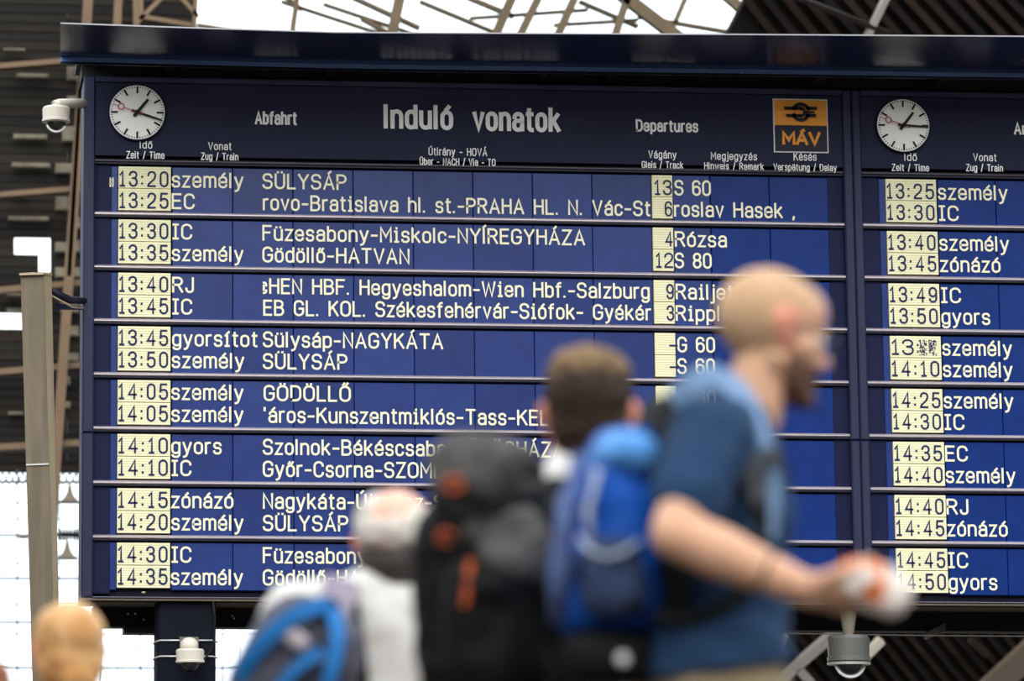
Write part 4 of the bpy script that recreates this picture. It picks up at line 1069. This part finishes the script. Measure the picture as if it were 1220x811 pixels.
s2 = (Y2-.35-CAM.y)/4200; RR = Rz(rad(42-90)); R2 = Rz(rad(-35))
mb = MB(); mb.ell(B2(598, 725, -.38), (92*s2, .17, 160*s2), R2, .6); mb.ell(B2(596, 622, -.38), (76*s2, .15, 62*s2), R2, .7); mb.organic('main_body', BLK, rk, .010, 5, disp=.012, dscale=10)
mb = MB(); mb.ell(B2(582, 556, -.40), (58*s2, .15, 34*s2), R2 @ Matrix.Rotation(rad(8), 3, 'Y'), .75); mb.ell(B2(570, 585, -.44), (52*s2, .12, 30*s2), R2, .75)
mb.organic('lid', mat('lid_grey', (66, 64, 63), .75, var=.35, scale=12, bump=.7, bscale=14), rk, .009, 4, disp=.014, dscale=13)
mb = MB(); mb.ell(B2(618, 655, -.56), (50*s2, .04, 34*s2), Matrix.Rotation(rad(20), 3, 'Y'), .8); mb.ell(B2(600, 625, -.55), (50*s2, .045, 24*s2), Matrix.Rotation(rad(-12), 3, 'Y'), .8)
mb.organic('front_panel', GRY, rk, .008, 4, disp=.014, dscale=14)
mb = MB(); mb.ell(B2(578, 745, -.55), (52*s2, .05, 80*s2), None, .6); mb.organic('front_pocket', BLK, rk, .009, 4, disp=.008, dscale=12)
mb = MB(); mb.ell(B2(664, 730, -.42), (24*s2, .08, 90*s2), None, .6); mb.organic('side_pocket', mat('pocket_dark', (44, 44, 48), .7, var=.2, scale=12, bump=.4), rk, .009, 4, disp=.008, dscale=12)
ORG = mat('loop_orange', (176, 82, 42), .6)
for (x, y, a, l) in ((541, 577, 80, 11), (532, 640, 84, 10)):
    mb = MB(); c = B2(x, y, (-.545 if y < 600 else -.50)); pts = [c+Vector((math.cos(t)*l*s2*1.0, 0, math.sin(t)*l*s2*.75)) for t in [i*math.pi/6 for i in range(13)]]
    mb.tube(pts, .0055); mb.build('orange_loop', ORG, rk, smooth=True)
strap('orange_strap', [B2(560, 668, -.575), B2(557, 695, -.61), B2(553, 722, -.612)], .012, .006, ORG, rk)
strap('compression_strap', [B2(530, 600, -.57), B2(570, 612, -.60), B2(640, 590, -.56), B2(680, 575, -.5)], .02, .006, BLK, rk)
strap('compression_strap', [B2(520, 680, -.58), B2(590, 700, -.62), B2(660, 680, -.54)], .02, .006, BLK, rk)
strap('shoulder_strap', [B2(650, 600, -.22), B2(668, 578, -.16), B2(690, 580, -.06), B2(712, 620, .1)], .06, .02, BLK, rk, Vector((0, -.3, 1)))

# ---- grey haired man with a blue and grey daypack --------------------------------------
hc, k3, base3, Y3 = bgman('', 474, 653, 520, 0, 0, 1, leanpx=28)
HG = mat('hair_light_grey', (214, 208, 198), .75, var=.15, scale=40, bump=.6, bscale=150)
HK = mat('hair_dark_grey', (70, 66, 64), .75, var=.3, scale=40, bump=.6, bscale=150)
def hair3(HM, o):
    hair_mesh('hair', [((-.05, 0, .035), (.068, .083, .052)), ((-.005, .038, .06), (.085, .05, .058)), ((-.02, -.04, .045), (.085, .048, .048))], HG, HM, o, disp=.006, ds=50)
    hair_mesh('hair_nape', [((-.042, 0, -.025), (.074, .08, .052)), ((-.055, 0, -.055), (.045, .066, .045))], HK, HM, o, disp=.004, ds=60)
GRT = mat('shirt_light_grey', (214, 212, 208), .85, var=.06, scale=5, bump=.7, bscale=8)
OV3 = dict(upper=(-.01,0,1.45), neck=(-.03,0,1.53), shr=(-.02,-.19,1.455), shl=(-.02,.175,1.475), chest=(.01,0,1.28), ell=(-.03,.27,1.18))
m3, J3, HM3 = person('grey-haired balding person in a pale grey T-shirt with a daypack on the left shoulder', hc, base3, k3*1.0, rad(72), rad(75), GRT, mat('skin_pink', (232, 178, 156), .5, var=.06, scale=14), hair3, over=OV3, pitch=rad(-4), hk=1.06, shirt_inf=.022)
def B3(px, py, dy): return at(px, py, Y3+dy)
s3 = (Y3-.3-CAM.y)/4200
dp = thing('daypack', 'blue and grey daypack hanging from the shoulder of the grey-haired man', 'backpack', B3(350, 811, -.3))
LGB = mat('pack_mid_blue', (38, 118, 190), .6, var=.15, scale=12, bump=.4, bscale=16); DGR = mat('pack_slate', (84, 84, 98), .7, var=.2, scale=12, bump=.5, bscale=14)
RY = Matrix.Rotation(rad(24), 3, 'Y'); RY2 = Matrix.Rotation(rad(38), 3, 'Y')
mb = MB(); mb.ell(B3(352, 806, -.28), (72*s3, .12, 96*s3), RY, .7); mb.organic('main_body', DGR, dp, .008, 5, disp=.010, dscale=12)
strap('blue_panel', [B3(284, 806, -.36), B3(308, 770, -.40), B3(342, 738, -.42), B3(376, 722, -.40), B3(394, 724, -.36)], .034, .03, LGB, dp)
strap('blue_panel', [B3(396, 730, -.38), B3(402, 762, -.42), B3(394, 800, -.43), B3(384, 850, -.42)], .030, .03, LGB, dp)
strap('blue_panel', [B3(326, 830, -.43), B3(350, 798, -.44), B3(382, 776, -.43)], .022, .03, LGB, dp)
mb = MB(); mb.ell(B3(352, 762, -.40), (20*s3, .03, 12*s3), RY2, .7); mb.organic('patch', mat('patch_pale', (186, 176, 180), .7), dp, .006, 2)
strap('shoulder_strap', [B3(392, 800, -.30), B3(398, 745, -.30), B3(402, 712, -.24), B3(405, 694, -.10), B3(402, 700, .06), B3(385, 760, .12)], .068, .02, mat('strap_mauve', (134, 126, 142), .75, var=.12, scale=20), dp, Vector((.1, -.8, .5)))
strap('strap_webbing', [B3(420, 720, -.24), B3(428, 765, -.26), B3(434, 830, -.24)], .026, .012, BLK, dp)
strap('grab_handle', [B3(388, 728, -.36), B3(394, 716, -.38), B3(401, 730, -.36)], .02, .012, BLK, dp)

# ---- blonde woman and one more head at the edge ------------------------------------------
hc, k4, base4, Y4 = bgman('', 80, 782, 482, 0, 0, 1)
HL = mat('hair_blonde', (200, 150, 92), .6, var=.25, scale=24, bump=.9, bscale=60, stretch=(1, 1, .35), col2=(176, 122, 70))
HL2 = mat('hair_blonde_light', (226, 184, 130), .55, var=.1, col2=(190, 138, 86), scale=16, bump=.9, bscale=60, stretch=(1, 1, .35))
def hair4(HM, o):
    hair_mesh('hair', [((-.015, 0, .042), (.104, .088, .092)), ((-.04, 0, -.01), (.082, .084, .08)), ((-.055, 0, -.05), (.05, .062, .05))], HL2, HM, o, disp=.006, ds=26)
    hair_mesh('hair_bun', [((-.125, .0, -.055), (.038, .045, .036)), ((-.1, 0, -.04), (.04, .05, .03))], HL, HM, o, disp=.008, ds=40)
m4, J4, HM4 = person('blonde person with hair tied in a low bun, seen from behind at lower left', hc, base4, k4, rad(100), rad(95), mat('top_rose', (176, 120, 110), .85, var=.1, bump=.4), SKIN, hair4, pitch=rad(-6), hk=1.0)
hc, k5, base5, Y5 = bgman('', -24, 834, 430, 0, 0, 1)
HR = mat('hair_chestnut', (150, 96, 66), .7, var=.25, scale=30, bump=.8, bscale=80)
def hair5(HM, o): hair_mesh('hair', [((-.015, 0, .042), (.104, .088, .09)), ((-.04, 0, -.01), (.08, .083, .09)), ((-.05, 0, -.08), (.05, .075, .07))], HR, HM, o, disp=.006, ds=26)
m5, J5, HM5 = person('chestnut-haired person barely in view at the left edge of the picture', hc, base5, k5, rad(60), rad(60), mat('top_teal', (60, 96, 104), .85, var=.1, bump=.4), SKIN, hair5, hk=1.0)
